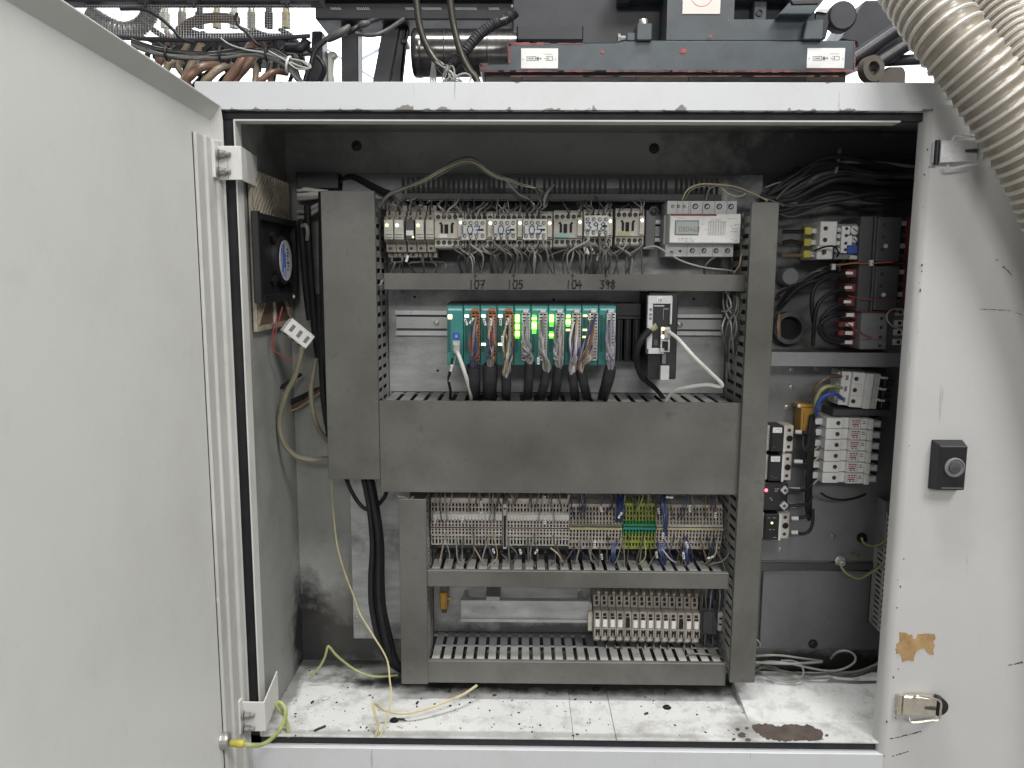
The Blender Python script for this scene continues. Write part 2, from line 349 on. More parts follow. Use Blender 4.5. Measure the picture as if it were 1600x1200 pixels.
# ================================================================== cabinet
XL = P(389, 620, .015).x; XR = P(1417.5, 600, 0).x
YB = .25; XRI = .80
zt, zl = P(800, 128, 0).z, P(800, 172, 0).z
zg = P(800, 190.5, .010).z                   # underside of the top lip
zc = P(800, 207, YB).z                       # ceiling
zf = P(700, 1150, .01).z                     # floor pan
zs = P(800, 1172, 0).z                       # top of the sill
xlo = XL-.052; xro = .98; TH = .0016
cab = thing('electrical_cabinet', 'large grey steel control cabinet standing open, paint chipped along its frame', 'cabinet', (.25, .13, FZ))
inner_st = M['inner']
cpos = P(487, 985, YB)
mat('bare_metal', (.095, .078, .066), .6, var=.3, scale=40, dirt=(.06, .05, .04), damt=.7, dscale=30, chip=(.55, .55, .54), chipthr=.80, chipscale=110); M['bare_metal'] = MATS['bare_metal']
M['innerw'] = mat('inner_wall_enamel', (.30, .305, .29), .5, var=.07, scale=5, dirt=(.15, .145, .135), damt=.75, dscale=3.5, chip=(.03, .03, .03), chipthr=.83, chipscale=50, bump=.1, bscale=80,
    patches=[(tuple(cpos+Vector((-.01, .0, .0))), (.05, .07, .13), .97, (.012, .012, .016)), (tuple(P(540, 1000, YB)), (.13, .05, .06), .85, (.03, .03, .03)),  # sooty lower left corner
            (tuple(P(560, 960, YB)), (.1, .05, .07), .5, (.06, .05, .035)), (tuple(P(480, 330, .2)), (.22, .14, .17), .7, (.07, .07, .075)), (tuple(P(700, 235, YB)), (.6, .05, .055), .25, (.33, .33, .335)),  # darker round the fan, slightly paler along the wall top
            (tuple(P(1330, 270, YB)), (.3, .08, .16), .9, (.05, .05, .055)), (tuple(P(1300, 460, YB)), (.2, .08, .14), .75, (.08, .08, .085)), (tuple(P(1290, 1035, YB)), (.22, .06, .03), .9, (.02, .02, .02))])  # wall darker in the upper side bay and at its foot
M['floorp'] = mat('floor_pan_enamel', (.66, .67, .665), .45, var=.06, scale=7, dirt=(.30, .295, .275), damt=.8, dscale=24, chip=(.10, .10, .095), chipthr=.79, chipscale=150, bump=.15, bscale=90, scratch=.6,
    patches=[(tuple(PZ(520, 1032, zf)), (.14, .035, .05), .9, (.03, .03, .03)), (tuple(PZ(880, 1066, zf)), (.50, .040, .05), .97, (.02, .02, .022)), (tuple(PZ(650, 1066, zf)), (.10, .022, .05), .9, (.02, .02, .022)), (tuple(PZ(1080, 1066, zf)), (.12, .03, .05), .9, (.025, .025, .028)),  # soot under the ducts and along the rear edge
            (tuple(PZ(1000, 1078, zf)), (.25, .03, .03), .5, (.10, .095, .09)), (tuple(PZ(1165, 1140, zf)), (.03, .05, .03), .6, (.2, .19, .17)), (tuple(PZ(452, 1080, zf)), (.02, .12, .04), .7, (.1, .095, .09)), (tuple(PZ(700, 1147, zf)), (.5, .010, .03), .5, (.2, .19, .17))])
MB().box(xlo+.0, xro, .004, YB+.02, zt-.002, zt-.0005).build('roof_plate', 'rail', cab)
# top rail: face and the return under it
b = MB().box(xlo, xro+.0, 0, TH, zl, zt).box(xlo+.002, xro-.002, TH, .0125, zl+.0002, zl+TH)
b.build('top_rail', 'rail', cab, bevel=.0005)
# gaskets
gl0 = P(354, 620, .0135).x-.004
b = MB().box(gl0, XRI-.02, .0125, .024, zg+.0025, zl+.004)
b.box(gl0, XL-.0022, .0125, .024, zs-.02, zg+.0025)
b.box(gl0, XRI-.02, .0125, .024, zs-.02, zf-.003)
b.build('door_gasket', 'rubber', cab, bevel=.001)
# lip round the opening
b = MB().box(XL-.002, P(1405, 192, .01).x, .006, .03, zg, zg+.0022)
b.box(XL-.0022, XL, .006, .03, zf, zg)
b.build('opening_lip', 'paint', cab)
MB().box(xlo, gl0+.003, .0, .012, zs-.02, zl-.001).build('hinge_stile', 'paint', cab, bevel=.0006)
# box: walls, back, ceiling, floor pan
MB().box(XL-.004, XL-.0025, .03, YB, zf-.001, zc).build('side_wall', 'innerw', cab)
MB().box(XRI, XRI+.002, .024, YB, zf-.001, zc).build('side_wall', 'innerw', cab)
MB().box(XL-.003, XRI+.002, YB, YB+.002, zf-.02, zc+.03).build('back_wall', 'innerw', cab)
MB().box(XL-.003, XRI+.002, .03, YB, zc, zc+.002).build('ceiling', 'innerw', cab)
# floor pan of three sheets with a seam, and the raised sill of the right bay
sx0, sx1, sx2 = P(893, 1120, .06).x, P(957, 1120, .06).x, P(1165, 1100, .08).x
MB().box(XL-.002, sx0-.0004, .006, YB, zf-.002, zf).build('floor_sheet', 'floorp', cab)
MB().box(sx0+.0004, sx1-.0004, .006, YB, zf-.002, zf-.0006).build('floor_sheet', 'floorp', cab)
MB().box(sx1+.0004, sx2, .006, YB, zf-.002, zf+.0004).build('floor_sheet', 'floorp', cab)
yy = [.006, .06, .10, .17, .19, .20, .205]; zz = [0, .0, .010, .020, .018, .008, 0]
poly = [(sx2, y, zf+z+.0002) for y, z in zip(yy, zz)]
MB().prism(poly+[(sx2, .205, zf-.002), (sx2, .006, zf-.002)], (XRI-sx2, 0, 0)).build('floor_sheet', 'floorp', cab)
# sill and plinth
MB().box(xlo, XRI+.1, 0, TH, zs-.13, zs).box(xlo+.002, XRI+.09, TH, .0125, zs-TH, zs-.0002).build('bottom_sill', 'rail', cab, bevel=.0006)
MB().box(xlo+.01, xro-.01, .02, YB, FZ+.002, zs-.03).build('plinth', 'paint', cab, bevel=.002)
# right front panel with a bent edge
x1 = XR+.0105
prof = [(XR, .026), (XR, .010), (XR+.003, .004), (XR+.0075, .0008), (x1, -.0008), (xro, -.0008), (xro, .0008), (x1, .0008), (XR+.008, .0024), (XR+.0045, .0055), (XR+.0018, .0105), (XR+.0018, .026)]
zp0, zp1 = P(1500, 1290, 0).z, P(1500, 163, 0).z
zp1 = min(zp1, zl+.008)
b = MB().prism([(x, y-.0012, zp0) for x, y in prof], (0, 0, zp1-zp0))
fp = b.build('front_panel', 'panel', cab, smooth=True)
b = MB().box(xro, xro+.0015, 0, YB+.02, FZ+.05, zt-.002); b.build('outer_side', 'paint', cab)
MB().box(xlo-.0015, xlo, .002, YB+.02, FZ+.05, zt-.002).build('outer_side', 'paint', cab)
# lock, torn label, latches on the front panel
yf = -.002
L_ = Dev(1463, 691, 1513, 769, -.022, 0)
b = MB()
x0, x1_, z0, z1 = L_.X0, L_.X1, L_.Z1, L_.Z0; c = .003
b.add([(x0, yf, z0), (x1_, yf, z0), (x1_, yf, z1), (x0, yf, z1), (x0+c, L_.Y, z0+c), (x1_-c, L_.Y, z0+c), (x1_-c, L_.Y, z1-.006), (x0+c, L_.Y, z1-.006)],
      ((4,5,6,7),(0,1,5,4),(1,2,6,5),(2,3,7,6),(3,0,4,7),(3,2,1,0)))
lk = b.build('door_lock', 'black', cab, bevel=.0012)
lc = L_.p(.56, .5)
MB().lathe(lc, (0,-1,0), [(0,.0145),(.002,.0145),(.003,.0125),(.0012,.0115),(.001,.009)], 24).build('ring', 'mgrey', lk, smooth=True)
MB().lathe(lc, (0,-1,0), [(0,.009),(.0035,.0085),(.0042,.0065)], 18).box(lc.x-.0045, lc.x+.0045, lc.y-.0047, lc.y-.004, lc.z-.0007, lc.z+.0007).build('key_plug', 'dgrey', lk, smooth=True)
MB().box(L_.x(.22), L_.x(.88), L_.Y-.0003, L_.Y+.0002, L_.z(.925), L_.z(.91)).build('engraved_line', 'inkgrey', lk)
tp = [(145,728),(168,731),(178,738),(190,736),(192,752),(203,752),(208,736),(240,733),(268,735),(271,752),(263,760),(268,775),(262,790),(265,808),(250,806),(240,796),(232,785),(218,787),(205,795),(197,812),(195,829),(172,826),(155,832),(152,812),(146,801),(133,803),(137,786),(134,770),(146,762)]
MB().prism([P(1340+x/2.2222, 660+y/2.2222, yf-.0006) for x, y in tp], (0, .0007, 0)).build('torn_label', 'kraft', cab)
# paint worn through to metal: real flakes along the panel's edge
b = MB()
for k in range(24):
    py = rnd.uniform(170, 1185); py = py if rnd.random() < .6 else rnd.uniform(880, 1190)
    px = 1447-(py-165)*.0745+rnd.uniform(9, 26)*(.6 if py < 800 else 1); s = rnd.uniform(.5, 1.7)
    pl = [P(px+s*math.cos(a)*rnd.uniform(.5, 1), py+s*math.sin(a)*rnd.uniform(.6, 2.0), yf-.0004) for a in [i*math.pi/3 for i in range(6)]]
    b.prism(pl, (0, .0005, 0))
for a0, a1, w in (((1556,405),(1582,430),1.2),((1532,483),(1575,485),.7),((1575,485),(1598,492),.5),((1391,1155),(1440,1143),1.2),((1394,1182),(1420,1174),1.0),((1598,1035),(1575,1040),1.5)):
    p, q = P(*a0, yf-.0004), P(*a1, yf-.0004); n = Vector((-(q-p).z, 0, (q-p).x)).normalized()*w*.0009; ns = 9
    for i in range(ns):
        if rnd.random() < .15: continue
        a, e = p+(q-p)*(i/ns)+n*rnd.uniform(-.5, .5), p+(q-p)*((i+rnd.uniform(.7, 1.1))/ns)+n*rnd.uniform(-.5, .5); k1, k2 = rnd.uniform(.2, 1), rnd.uniform(.2, 1)
        b.slab(a-n*k1, e-n*k2, e+n*k2, a+n*k1, (0, .0005, 0))
o = b.build('paint_chip', 'soot', cab); o['kind'] = 'stuff'
def latch(px, py, capm, metal, tilt=0):
    s = .00093
    o0 = P(px, py, yf)
    g = lambda dx, dz, dy=0: o0+Vector((dx*s, dy, dz*s))
    lt = MB().box(*[o0.x-4*s, o0.x+9*s], yf-.006, yf+.0005, o0.z-15*s, o0.z+15*s).build('toggle_latch', metal, cab, bevel=.0008)
    MB().cyl(g(0, -19, -.008), g(0, 17, -.008), 3.6*s, 10).build('hinge_pin', 'iron' if metal == 'latch' else metal, lt, smooth=True)
    b = MB(); b.slab(g(3, -16, -.013), g(54, -14, -.019), g(54, 16, -.019), g(3, 16, -.013), (0, .0026, 0)); b.slab(g(6, -15, -.0103), g(52, -13, -.0163), g(52, -13, -.004), g(6, -15, -.004), (0, 0, .0018)); b.slab(g(6, 14, -.0103), g(52, 14, -.0163), g(52, 14, -.004), g(6, 14, -.004), (0, 0, .0018)); b.build('lever', metal, lt, bevel=.0006)
    MB().prism([g(36, -2, -.0178), g(53, -3, -.0198), g(53, 3, -.0198), g(36, 2, -.0178)], (0, -.0004, 0)).build('lever_slot', 'dgrey', lt)
    pts = [g(18, 14, -.014), g(20, 22, -.019), g(40, 20, -.021), g(57, 15, -.022), g(59, 0, -.022), g(57, -17, -.022), g(38, -21, -.021), g(16, -25, -.019), g(14, -20, -.014)]
    MB().tube(smoothpath(pts, 5), .0017, 8).build('wire_bail', metal, lt, smooth=True)
    prof = [g(57+18*math.cos(a), 1+16*math.sin(a), -.004) for a in [math.pi*(-.5+i/10) for i in range(11)]]
    MB().prism(prof, (0, -.014, 0)).build('catch', capm, lt, bevel=.001)
latch(1459, 239, 'lgrey', 'latch'); latch(1402, 1096, 'black', 'brass')
# mounting plate with screws and holes
pl0, pl1 = P(549, 850, .229).x, P(1172, 700, .229).x
plt = MB().box(pl0, pl1, .229, .232, P(800, 1000, .229).z, P(800, 272, .229).z).build('mounting_plate', 'steel', cab, bevel=.0006)
b = MB()
scr = [(552,755),(585,755),(557,965),(1022,229),(428,232),(556,520)]
def plate_screw(px, py, Y, par, r=.0034, m='zinc'):
    return screw(MB(), P(px, py, Y), r).build('screw', m, par, smooth=True)
for px, py in ((552,755),(585,755),(557,965)): plate_screw(px, py, .2288, plt)
for px, py in ((1022,232),(557,228)): screw(MB(), P(px, py, YB-.001), .006).build('screw', 'iron', cab, smooth=True)
for px, py in ((648,464),(684,579),(1084,467),(865,468)):
    MB().cyl(P(px, py, .2283), P(px, py, .2287), .0022, 10).build('drilled_hole', 'blackin', plt)
for px, py, Y in ((931,1077,.19),(1042,1106,.07),(616,1126,.02)): screw(MB(), PZ(px, py, zf), .005, (0, 0, 1), .004).build('screw', 'iron', cab, smooth=True)
# right bay: dark back plate, its rim and bolts
rb0, rb1 = P(1186, 720, .225).x, P(1400, 720, .225).x
rp = MB().box(rb0, rb1, .225, .228, P(1300, 877, .225).z, P(1300, 572, .225).z).build('side_plate', 'mgrey', cab, bevel=.001)
MB().box(rb0, rb1+.03, .222, .2248, P(1300, 890, .222).z, P(1300, 880, .222).z).build('plate_edge', 'dgrey', cab)
MB().box(P(1190, 950, .235).x, P(1378, 950, .235).x, .235, .238, P(1290, 1015, .235).z, P(1290, 892, .235).z).build('lower_plate', 'mgrey', cab, bevel=.001)
for px, py in ((1236,579),(1236,605),(1276,576),(1229,636),(1301,838),(1219,858)): plate_screw(px, py, .2248, rp)
plate_screw(1270, 1006, .2348, cab, .006, 'iron')

# ------------------------------------------------------------------ door
J = P(328, 188, -.006); dv = -(R @ _d(745, 433)); dv.z = 0; dv.normalize()
nv = Vector((-dv.y, dv.x, 0)); nv = nv if nv.x > 0 else -nv
UZ = Vector((0, 0, 1)); zb = P(366, 1240, 0).z
door = MB().slab(J, J+dv*.95, (J+dv*.95)*1, J, (0,0,0))  # placeholder replaced below
def D(t, n, z): v = J+dv*t+nv*n; return Vector((v.x, v.y, z))
b = MB(); b.prism([D(0, 0, zb), D(.95, 0, zb), D(.95, -.0018, zb), D(0, -.0018, zb)], (0, 0, J.z-zb))
door = b.build('door', 'door', cab)
Fp = P(344, 166, -.006); fo = Fp-J
b = MB(); b.slab(J, J+dv*.95, J+dv*.95+fo, J+fo, (0, .0003, .0016)); b.build('top_flange', 'door', door)
fe = nv*.0175
b = MB(); b.prism([D(0, 0, zb), D(0, .0175, zb), D(-.0016, .0175, zb), D(-.0016, 0, zb)], (0, 0, J.z-zb))
b.add([J, J+fe, J+fo], [(0, 1, 2)]); b.add([J-dv*.0016, J+fe-dv*.0016, J+fo-dv*.0016], [(0, 1, 2)])
b.build('hinge_flange', 'stiff', door)
zch = P(306, 211, -.06).z
pf = [(.072, .0003), (.070, .0045), (.046, .0050), (.043, .0085), (.016, .0095), (.012, .0135), (.003, .0150), (.003, .0004)]
MB().prism([D(t, n, zb+.001) for t, n in pf], (0, 0, zch-zb)).build('hinge_stiffener', 'stiff', door, bevel=.0007)
MB().prism([D(t, n, zb+.001) for t, n in ((.0725, .0001), (.0742, .0001), (.0742, .0006), (.0725, .0006))], (0, 0, zch-zb)).build('seam', 'soot', door)
for px, py in ((317, 475), (328.5, 702), (340, 937)):
    t = .072
    ray = R @ _d(px, py)
    # where the ray meets the skin plane
    k = (D(0, .001, 0)-EYE).dot(nv)/ray.dot(nv); p = EYE+ray*k
    MB().lathe(p-UZ*.009, UZ, [(0,.001),(.003,.0028),(.009,.0033),(.015,.0026),(.018,.001)], 8).build('weld_bead', 'paint', door, smooth=True)
def hinge(x0, x1, y0, y1, by):
    a, c2 = P(x0, y0, -.02), P(x1, y1, -.02)
    h = MB().box(a.x, c2.x, -.02, -.0175, c2.z, a.z).build('hinge', 'paint', cab, bevel=.0006)
    zm0, zm1 = c2.z, a.z
    b = MB(); b.slab((c2.x-.0025, -.0174, zm0), (c2.x-.012, .075, zm0), (c2.x-.012, .075, zm1), (c2.x-.0025, -.0174, zm1), (.0024, 0, 0)); b.build('leaf', 'paint', h, bevel=.0005)
    b = MB().box(a.x-.006, a.x-.0002, -.032, -.004, c2.z+.002, a.z+.007); b.build('plate', 'paint', h, bevel=.0006)
    for y in by:
        p = P(x0+4, y, -.024)
        b = MB().lathe(p-Vector((.003, 0, 0)), (1,0,0), [(0,.0075),(.0015,.0075)], 14)
        b.cyl(p, p+Vector((.0075, 0, 0)), .0058, 6); b.cyl(p, p+Vector((.0145, 0, 0)), .0034, 10)
        b.build('bolt', 'wgrey', h, bevel=.0004)
hinge(340, 378, 228, 281, (241, 268)); hinge(379, 415, 1097, 1143, (1118, 1139))
# earth stud and its lead
es = P(346, 1158, -.085)
st = MB().lathe(es-Vector((.012, 0, 0)), (1, .1, 0), [(0,.012),(.003,.015),(.009,.0145),(.013,.0125),(.02,.0125),(.023,.011)], 14).build('earth_stud', 'zinc', door, bevel=.0005)
ld = thing('earth_lead', 'green and yellow earth lead with yellow crimped terminal at the foot of the door', 'earth lead', P(374, 1162, -.085))
MB().lathe(P(360, 1161, -.085), (1, -.05, -.02), [(0,.004),(.002,.0052),(.009,.0052),(.010,.0058),(.019,.0058),(.021,.004)], 12).build('terminal', 'yellow', ld, smooth=True)
MB().tube(smoothpath([P(380,1162,-.085), P(395,1165,-.085), P(415,1161,-.065), P(436,1142,-.035), P(446,1118,.0), P(444,1104,.015), P(436,1097,.02), P(432,1103,.018), P(445,1120,.02), P(452,1152,.012)], 6), .0032, 8).build('conductor', 'wyg', ld, smooth=True)

bp = [(112,1003),(116,987),(150,984),(200,985),(240,994),(290,988),(330,985),(395,990),(420,1005),(440,1012),(462,1032),(456,1046),(466,1058),(410,1066),(350,1064),(300,1068),(250,1070),(225,1064),(180,1058),(150,1040),(128,1022)]
rb_ = random.Random(3); bq = []
for (xa, ya), (xb_, yb_) in zip(bp, bp[1:]+bp[:1]):
    for i in range(4): bq.append((xa+(xb_-xa)*i/4+rb_.uniform(-7, 7)*(i > 0), ya+(yb_-ya)*i/4+rb_.uniform(-6, 6)*(i > 0)))
MB().prism([PZ(1140+x/3.16, 820+y/3.16, zf+.0008) for x, y in bq], (0, 0, .0004)).build('bare_patch', M['bare_metal'], cab)
for cx_, cy_, r_ in ((60,1040,16),(92,1062,10),(40,1010,9),(85,1005,8),(480,1040,7),(20,1058,8)):
    MB().prism([PZ(1140+(cx_+r_*1.6*math.cos(a)*rb_.uniform(.5, 1))/3.16, 820+(cy_+r_*math.sin(a)*rb_.uniform(.5, 1))/3.16, zf+.0008) for a in [i*.52 for i in range(12)]], (0, 0, .0004)).build('bare_patch', M['bare_metal'], cab)
# loose debris on the floor pan
b = MB()
for k in range(330):
    px = rnd.uniform(430, 1380); py = 1040+110*(rnd.random()**.7)
    if px > 660 and py < 1072: py += 35
    p = PZ(px, py, zf+.0008)
    if p.y > .245 or p.x < XL or p.x > XR: continue
    zz = zf
    if p.x > sx2: continue
    s = rnd.choice((.0004, .0005, .0007, .0009, .0014)); a = rnd.uniform(0, 3.14)
    b.box(p.x-s*rnd.uniform(.6, 2.2), p.x+s, p.y-s*.8, p.y+s*.8, zz+.0002, zz+.0002+s*rnd.uniform(.4, 1.2), rot=(a, 'Z'))
o = b.build('debris', 'soot'); o['kind'] = 'stuff'; o['label'] = 'dark crumbs of dirt scattered over the white floor pan'
offs = [(508,1092,.7,'cream',4.4,'short cream wire offcut by the cable tie end'),(489,1140,.15,'cream',5,'cut cream sleeve lying near the front lip beside the earth lead'),(625,1135,-.5,'cream',5,'tan sleeve offcut beside the bent yellow wire'),
 (626,1124,.05,'soot',6,'dark flat sliver above the tan sleeve offcut'),(652,1098,1.3,'soot',3,'small black screw head behind the bent yellow wire'),(488,1097,1.2,'soot',2.5,'black crumb below the sooty corner'),
 (773,1086,.4,'red',2.6,'tiny red plastic bit below the bottom duct'),(500,1138,.75,'soot',9,'curled black wire offcut beside the cream sleeve'),(1010,1115,.6,'soot',3,'black crumb right of the floor seam'),
 (703,1079,1.5,'dgrey',4,'grey ferrule standing by the yellow wire under the bottom duct')]
for px, py, a, m, L0, lab in offs:
    p = PZ(px, py, zf+.002); d = Vector((math.cos(a), math.sin(a), 0))*L0*.0011
    tag(MB().tube([p-d, p-d*.3+Vector((0, .001, 0)), p+d*.3, p+d], .0018, 8).build('wire_offcut', m, smooth=True), lab, 'offcut', 'offcuts lying on the floor pan')

# ================================================================== wiring ducts
def finger_row(mk, n, par, m='pvcin', name='finger'):
    first = None
    for i in range(n):
        c = mk(i)
        if first is None:
            first = c[0].build(name, m, par); f0 = c[1]
        else:
            o = first.copy(); COL.objects.link(o); o.parent = par; o.location = c[1]-f0+Vector((0, 0, 0))
def hduct(x0, x1, y0, y1, label, Y=.115, pitch=18.8, top=True, bot=True, bridge=False, rear=None, m='pvc', mi='pvcin', ends=None, skip=()):
    d = Dev(x0, y0, x1, y1, Y, .2285)
    t = thing('wiring_duct', label, 'wiring duct', d.base, 'slotted wiring ducts')
    k = .0022
    b = MB().box(d.X0, d.X1, d.Y, d.Y+k, d.Z1, d.Z0).box(d.X0+.0005, d.X1-.0005, d.Y+k, d.Y+.010, d.Z0-k, d.Z0-.0003).box(d.X0+.0005, d.X1-.0005, d.Y+k, d.Y+.010, d.Z1+.0003, d.Z1+k)
    b.build('cover', m, t, bevel=.0007)
    MB().box(d.X0, d.X1, .2260, .2284, d.Z1+.002, d.Z0-.002).build('base', 'pvcd', t)  # duct back coloured dark to paint the shade seen through the slots
    w = pitch*(Y+CAMD)/F; fw = w*.67; n = int((d.w-.004)/w)
    for on, zz in ((top, d.Z0-.0048), (bot, d.Z1+.0030)):
        if not on: continue
        def mk(i):
            xx = d.X0+.006+w*i
            b = MB().box(xx, xx+fw, d.Y+.0105, .2258 if not rear else d.Y+.0105+.052, zz, zz+.0018)
            if bridge: b.box(xx+fw, xx+w, d.Y+.062, d.Y+.066, zz, zz+.0016)
            b.box(xx+fw, xx+w, d.Y+.0105, d.Y+.013, zz+.0001, zz+.0016)
            return b, Vector((xx, 0, 0))
        finger_row(mk, n, t, mi)
        if rear:  # rear halves coloured darker for soot and the shade of terminals above
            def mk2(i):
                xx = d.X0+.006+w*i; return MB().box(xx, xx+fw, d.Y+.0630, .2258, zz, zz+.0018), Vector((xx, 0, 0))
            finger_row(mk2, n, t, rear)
        MB().box(d.X0, d.X1, .2150, .2257, zz-.0004, zz-.0001).build('rail', mi, t)
    return t
def vduct(x0, x1, y0, y1, label, Y=.115, pitch=17, left=True, right=True, m='pvc', mi='pvcin'):
    d = Dev(x0, y0, x1, y1, Y, .2285)
    t = thing('wiring_duct', label, 'wiring duct', d.base, 'slotted wiring ducts')
    k = .0022
    b = MB().box(d.X0, d.X1, d.Y, d.Y+k, d.Z1, d.Z0).box(d.X0+.0003, d.X0+k, d.Y+k, d.Y+.010, d.Z1+.0005, d.Z0-.0005).box(d.X1-k, d.X1-.0003, d.Y+k, d.Y+.010, d.Z1+.0005, d.Z0-.0005)
    b.build('cover', m, t, bevel=.0007)
    MB().box(d.X0+.002, d.X1-.002, .2260, .2284, d.Z1, d.Z0).build('base', 'pvcd', t)  # dark back again paints shade behind the side slots
    w = pitch*(Y+CAMD)/F; fw = w*.58; n = int((d.h-.004)/w)
    for on, xx in ((left, d.X0+.0030), (right, d.X1-.0048)):
        if not on: continue
        def mk(i):
            zz = d.Z1+.004+w*i
            b = MB().box(xx, xx+.0018, d.Y+.0105, .2258, zz, zz+fw)
            b.box(xx, xx+.0016, d.Y+.060, d.Y+.066, zz+fw, zz+w).box(xx+.0001, xx+.0016, d.Y+.0105, d.Y+.020, zz+fw, zz+w).box(xx+.0001, xx+.0016, .212, .2256, zz+fw, zz+w)
            return b, Vector((0, 0, zz))
        finger_row(mk, n, t, mi)
    return t
vduct(507, 589.5, 298, 749, 'tall wide plain grey duct between the fan and the module rows, black cables below', .108, 17.5, left=False)
d107 = hduct(600, 1177, 428, 454, 'slim grey duct with hand-written numbers below the contactor row', .125, 19)
vduct(1157.5, 1198.5, 316, 1067, 'tallest narrow grey duct between the module rows and the dark side bay', .100, 17)
hduct(593.5, 1156, 628, 771, 'broad grey duct across the middle under the teal modules', .108, 22.5)
vduct(625, 667, 780, 1069, 'short grey upright duct beside the terminal strips, foot near the floor pan', .110, 13, left=False)
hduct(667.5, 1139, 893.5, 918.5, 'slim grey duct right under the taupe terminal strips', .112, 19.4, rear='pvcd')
hduct(668, 1134, 1035, 1069, 'bottom grey duct with pale open fingers above the floor pan', .113, 18.9, bridge=True, bot=True, rear='mgrey', mi='pale')  # grey rear halves stand in for the fuse row's shadow
# written numbers on the upper duct
for tx, px in (('107', 733), ('105', 793), ('104', 885), ('398', 937)):
    p = P(px, 450, .125); b = MB()
    strokes(b, tx, p.x, p.z-.001, .0130, p.y, .0092, wr=.20, sp=.92, slant=.08)
    q = P(px+6, 438, .125); strokes(b, '^', q.x, q.z, .0095, q.y, .009)
    b.build('handwritten_number', 'ink', d107)
# sooty duct without a cover above the contactors
def dark_duct():
    d = Dev(628, 299, 1128, 312, .166, .2285)
    t = thing('wiring_duct', 'sooty black slotted duct without cover, fingers up, above the contactors', 'wiring duct', d.base, 'slotted wiring ducts')
    MB().box(d.X0, d.X1, .226, .2284, d.Z1-.002, d.Z0+.012).build('base', 'pvcd', t)
    w = 7.7*(.166+CAMD)/F
    for i in range(int(d.w/w)):
        if i in (21, 22, 27, 41, 42, 53): continue
        x = d.X0+w*i
        MB().box(x, x+w*.55, d.Y, d.Y+.002, d.Z0-.004, d.Z0+.022).build('finger', 'blackin', t)
    MB().box(d.X0, d.X1, d.Y+.0005, d.Y+.0025, d.Z1, d.Z0-.004).box(d.X0, d.X1, d.Y+.0025, .2255, d.Z1-.002, d.Z1).build('front_wall', 'pvcd', t)
dark_duct()
# right bay ducts
hduct(1205, 1412, 551, 573, 'dark grey level duct cover between the two rows of the side bay', .150, 19, m='mgrey', top=False, bot=False)
vduct(1403, 1440, 812, 1015, 'slotted upright duct half hidden behind the chipped front panel edge', .125, 9.6, right=False, mi='pale')
# ================================================================== devices: helpers
def rep(mb, name, m, parent, offs, bevel=0, smooth=False):     # one mesh built where it first stands, then shared copies at offsets
    o = mb.build(name, m, parent, bevel, smooth)
    out = [o]
    for v in offs:
        c = o.copy(); COL.objects.link(c); c.parent = parent; c.location = Vector(v); out.append(c)
    return out
def hole_mb(p, r, lite=True):                                   # a screw terminal: dark recess ring with a screw head in it
    b = MB(); n = (0, -1, 0); p = Vector(p)
    b.mat(0).lathe(p, n, [(0, r), (.0004, r)], 12)
    b.mat(1).lathe(p+Vector((r*.05, -.0004, -r*.08)), n, [(0, r*.62), (.0006, r*.6)], 10)
    b.mat(0).box(p.x-r*.5, p.x+r*.5, p.y-.0012, p.y-.0009, p.z-r*.2, p.z+r*.05, rot=(.7, 'Y')); return b
HM = ['blackin', 'wdark']; HM2 = ['blackin', 'zinc']
def led(d, u, v, dy, mname, parent, s=.0022):
    p = d.p(u, v, dy)
    return MB().lathe(p, (0,-1,0), [(0,s),(s*.4,s),(s*.7,s*.6)], 10).build('led', mname, parent, smooth=True)
def lines(d, rows, dy, m, parent, name='print', h=.0007, dens=.75, seed=3):   # tiny unreadable print: short dashes
    q = random.Random(seed); b = MB()
    for (u0, u1, v) in rows:
        u = u0
        while u < u1:
            w = q.uniform(.012, .05)
            if q.random() < dens: b.box(d.x(u), d.x(min(u1, u+w)), d.Y+dy-.0002, d.Y+dy+.0002, d.z(v)-h/2, d.z(v)+h/2)
            u += w+.012
    return b.build(name, m, parent)

# ------------------------------------------------------------------ DIN rails
def rail(x0, x1, y0, y1, Y, label, hs=()):
    d = Dev(x0, y0, x1, y1, Y, .2285); t = thing('mounting_rail', label, 'mounting rail', d.base, 'metal mounting rails')
    b = MB(); z0, z1, h = d.Z1, d.Z0, d.h
    for za, zb_ in ((z0, z0+h*.16), (z1-h*.16, z1)): b.box(d.X0, d.X1, d.Y, d.Y+.0012, za, zb_)
    b.box(d.X0, d.X1, d.Y+.0012, .2266, z0+h*.16, z0+h*.18).box(d.X0, d.X1, d.Y+.0012, .2266, z1-h*.18, z1-h*.16)
    b.build('profile', 'latch', t); MB().box(d.X0, d.X1, .2240, .2284, z0+h*.27, z1-h*.27).build('web', 'zincweb', t)
    MB().box(d.X0, d.X1, .2280, .2286, z0, z1).build('gap_shade', 'dgrey', t)  # dark backing that paints shade into the slits beside the web
    for px in hs: screw(MB(), P(px, (y0+y1)/2, .2238), .0042).build('screw', 'zinc', t, smooth=True)
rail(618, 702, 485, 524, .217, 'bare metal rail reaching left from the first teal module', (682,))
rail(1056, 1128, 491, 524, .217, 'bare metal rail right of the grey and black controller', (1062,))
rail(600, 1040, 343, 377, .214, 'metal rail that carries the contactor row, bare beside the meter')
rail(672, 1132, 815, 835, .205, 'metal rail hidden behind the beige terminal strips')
lr = Dev(720, 938, 921, 971, .175, .2285)
lrt = thing('mounting_rail', 'long bare pale rail left of the fuse terminals, one screw in it', 'mounting rail', lr.base, 'metal mounting rails')
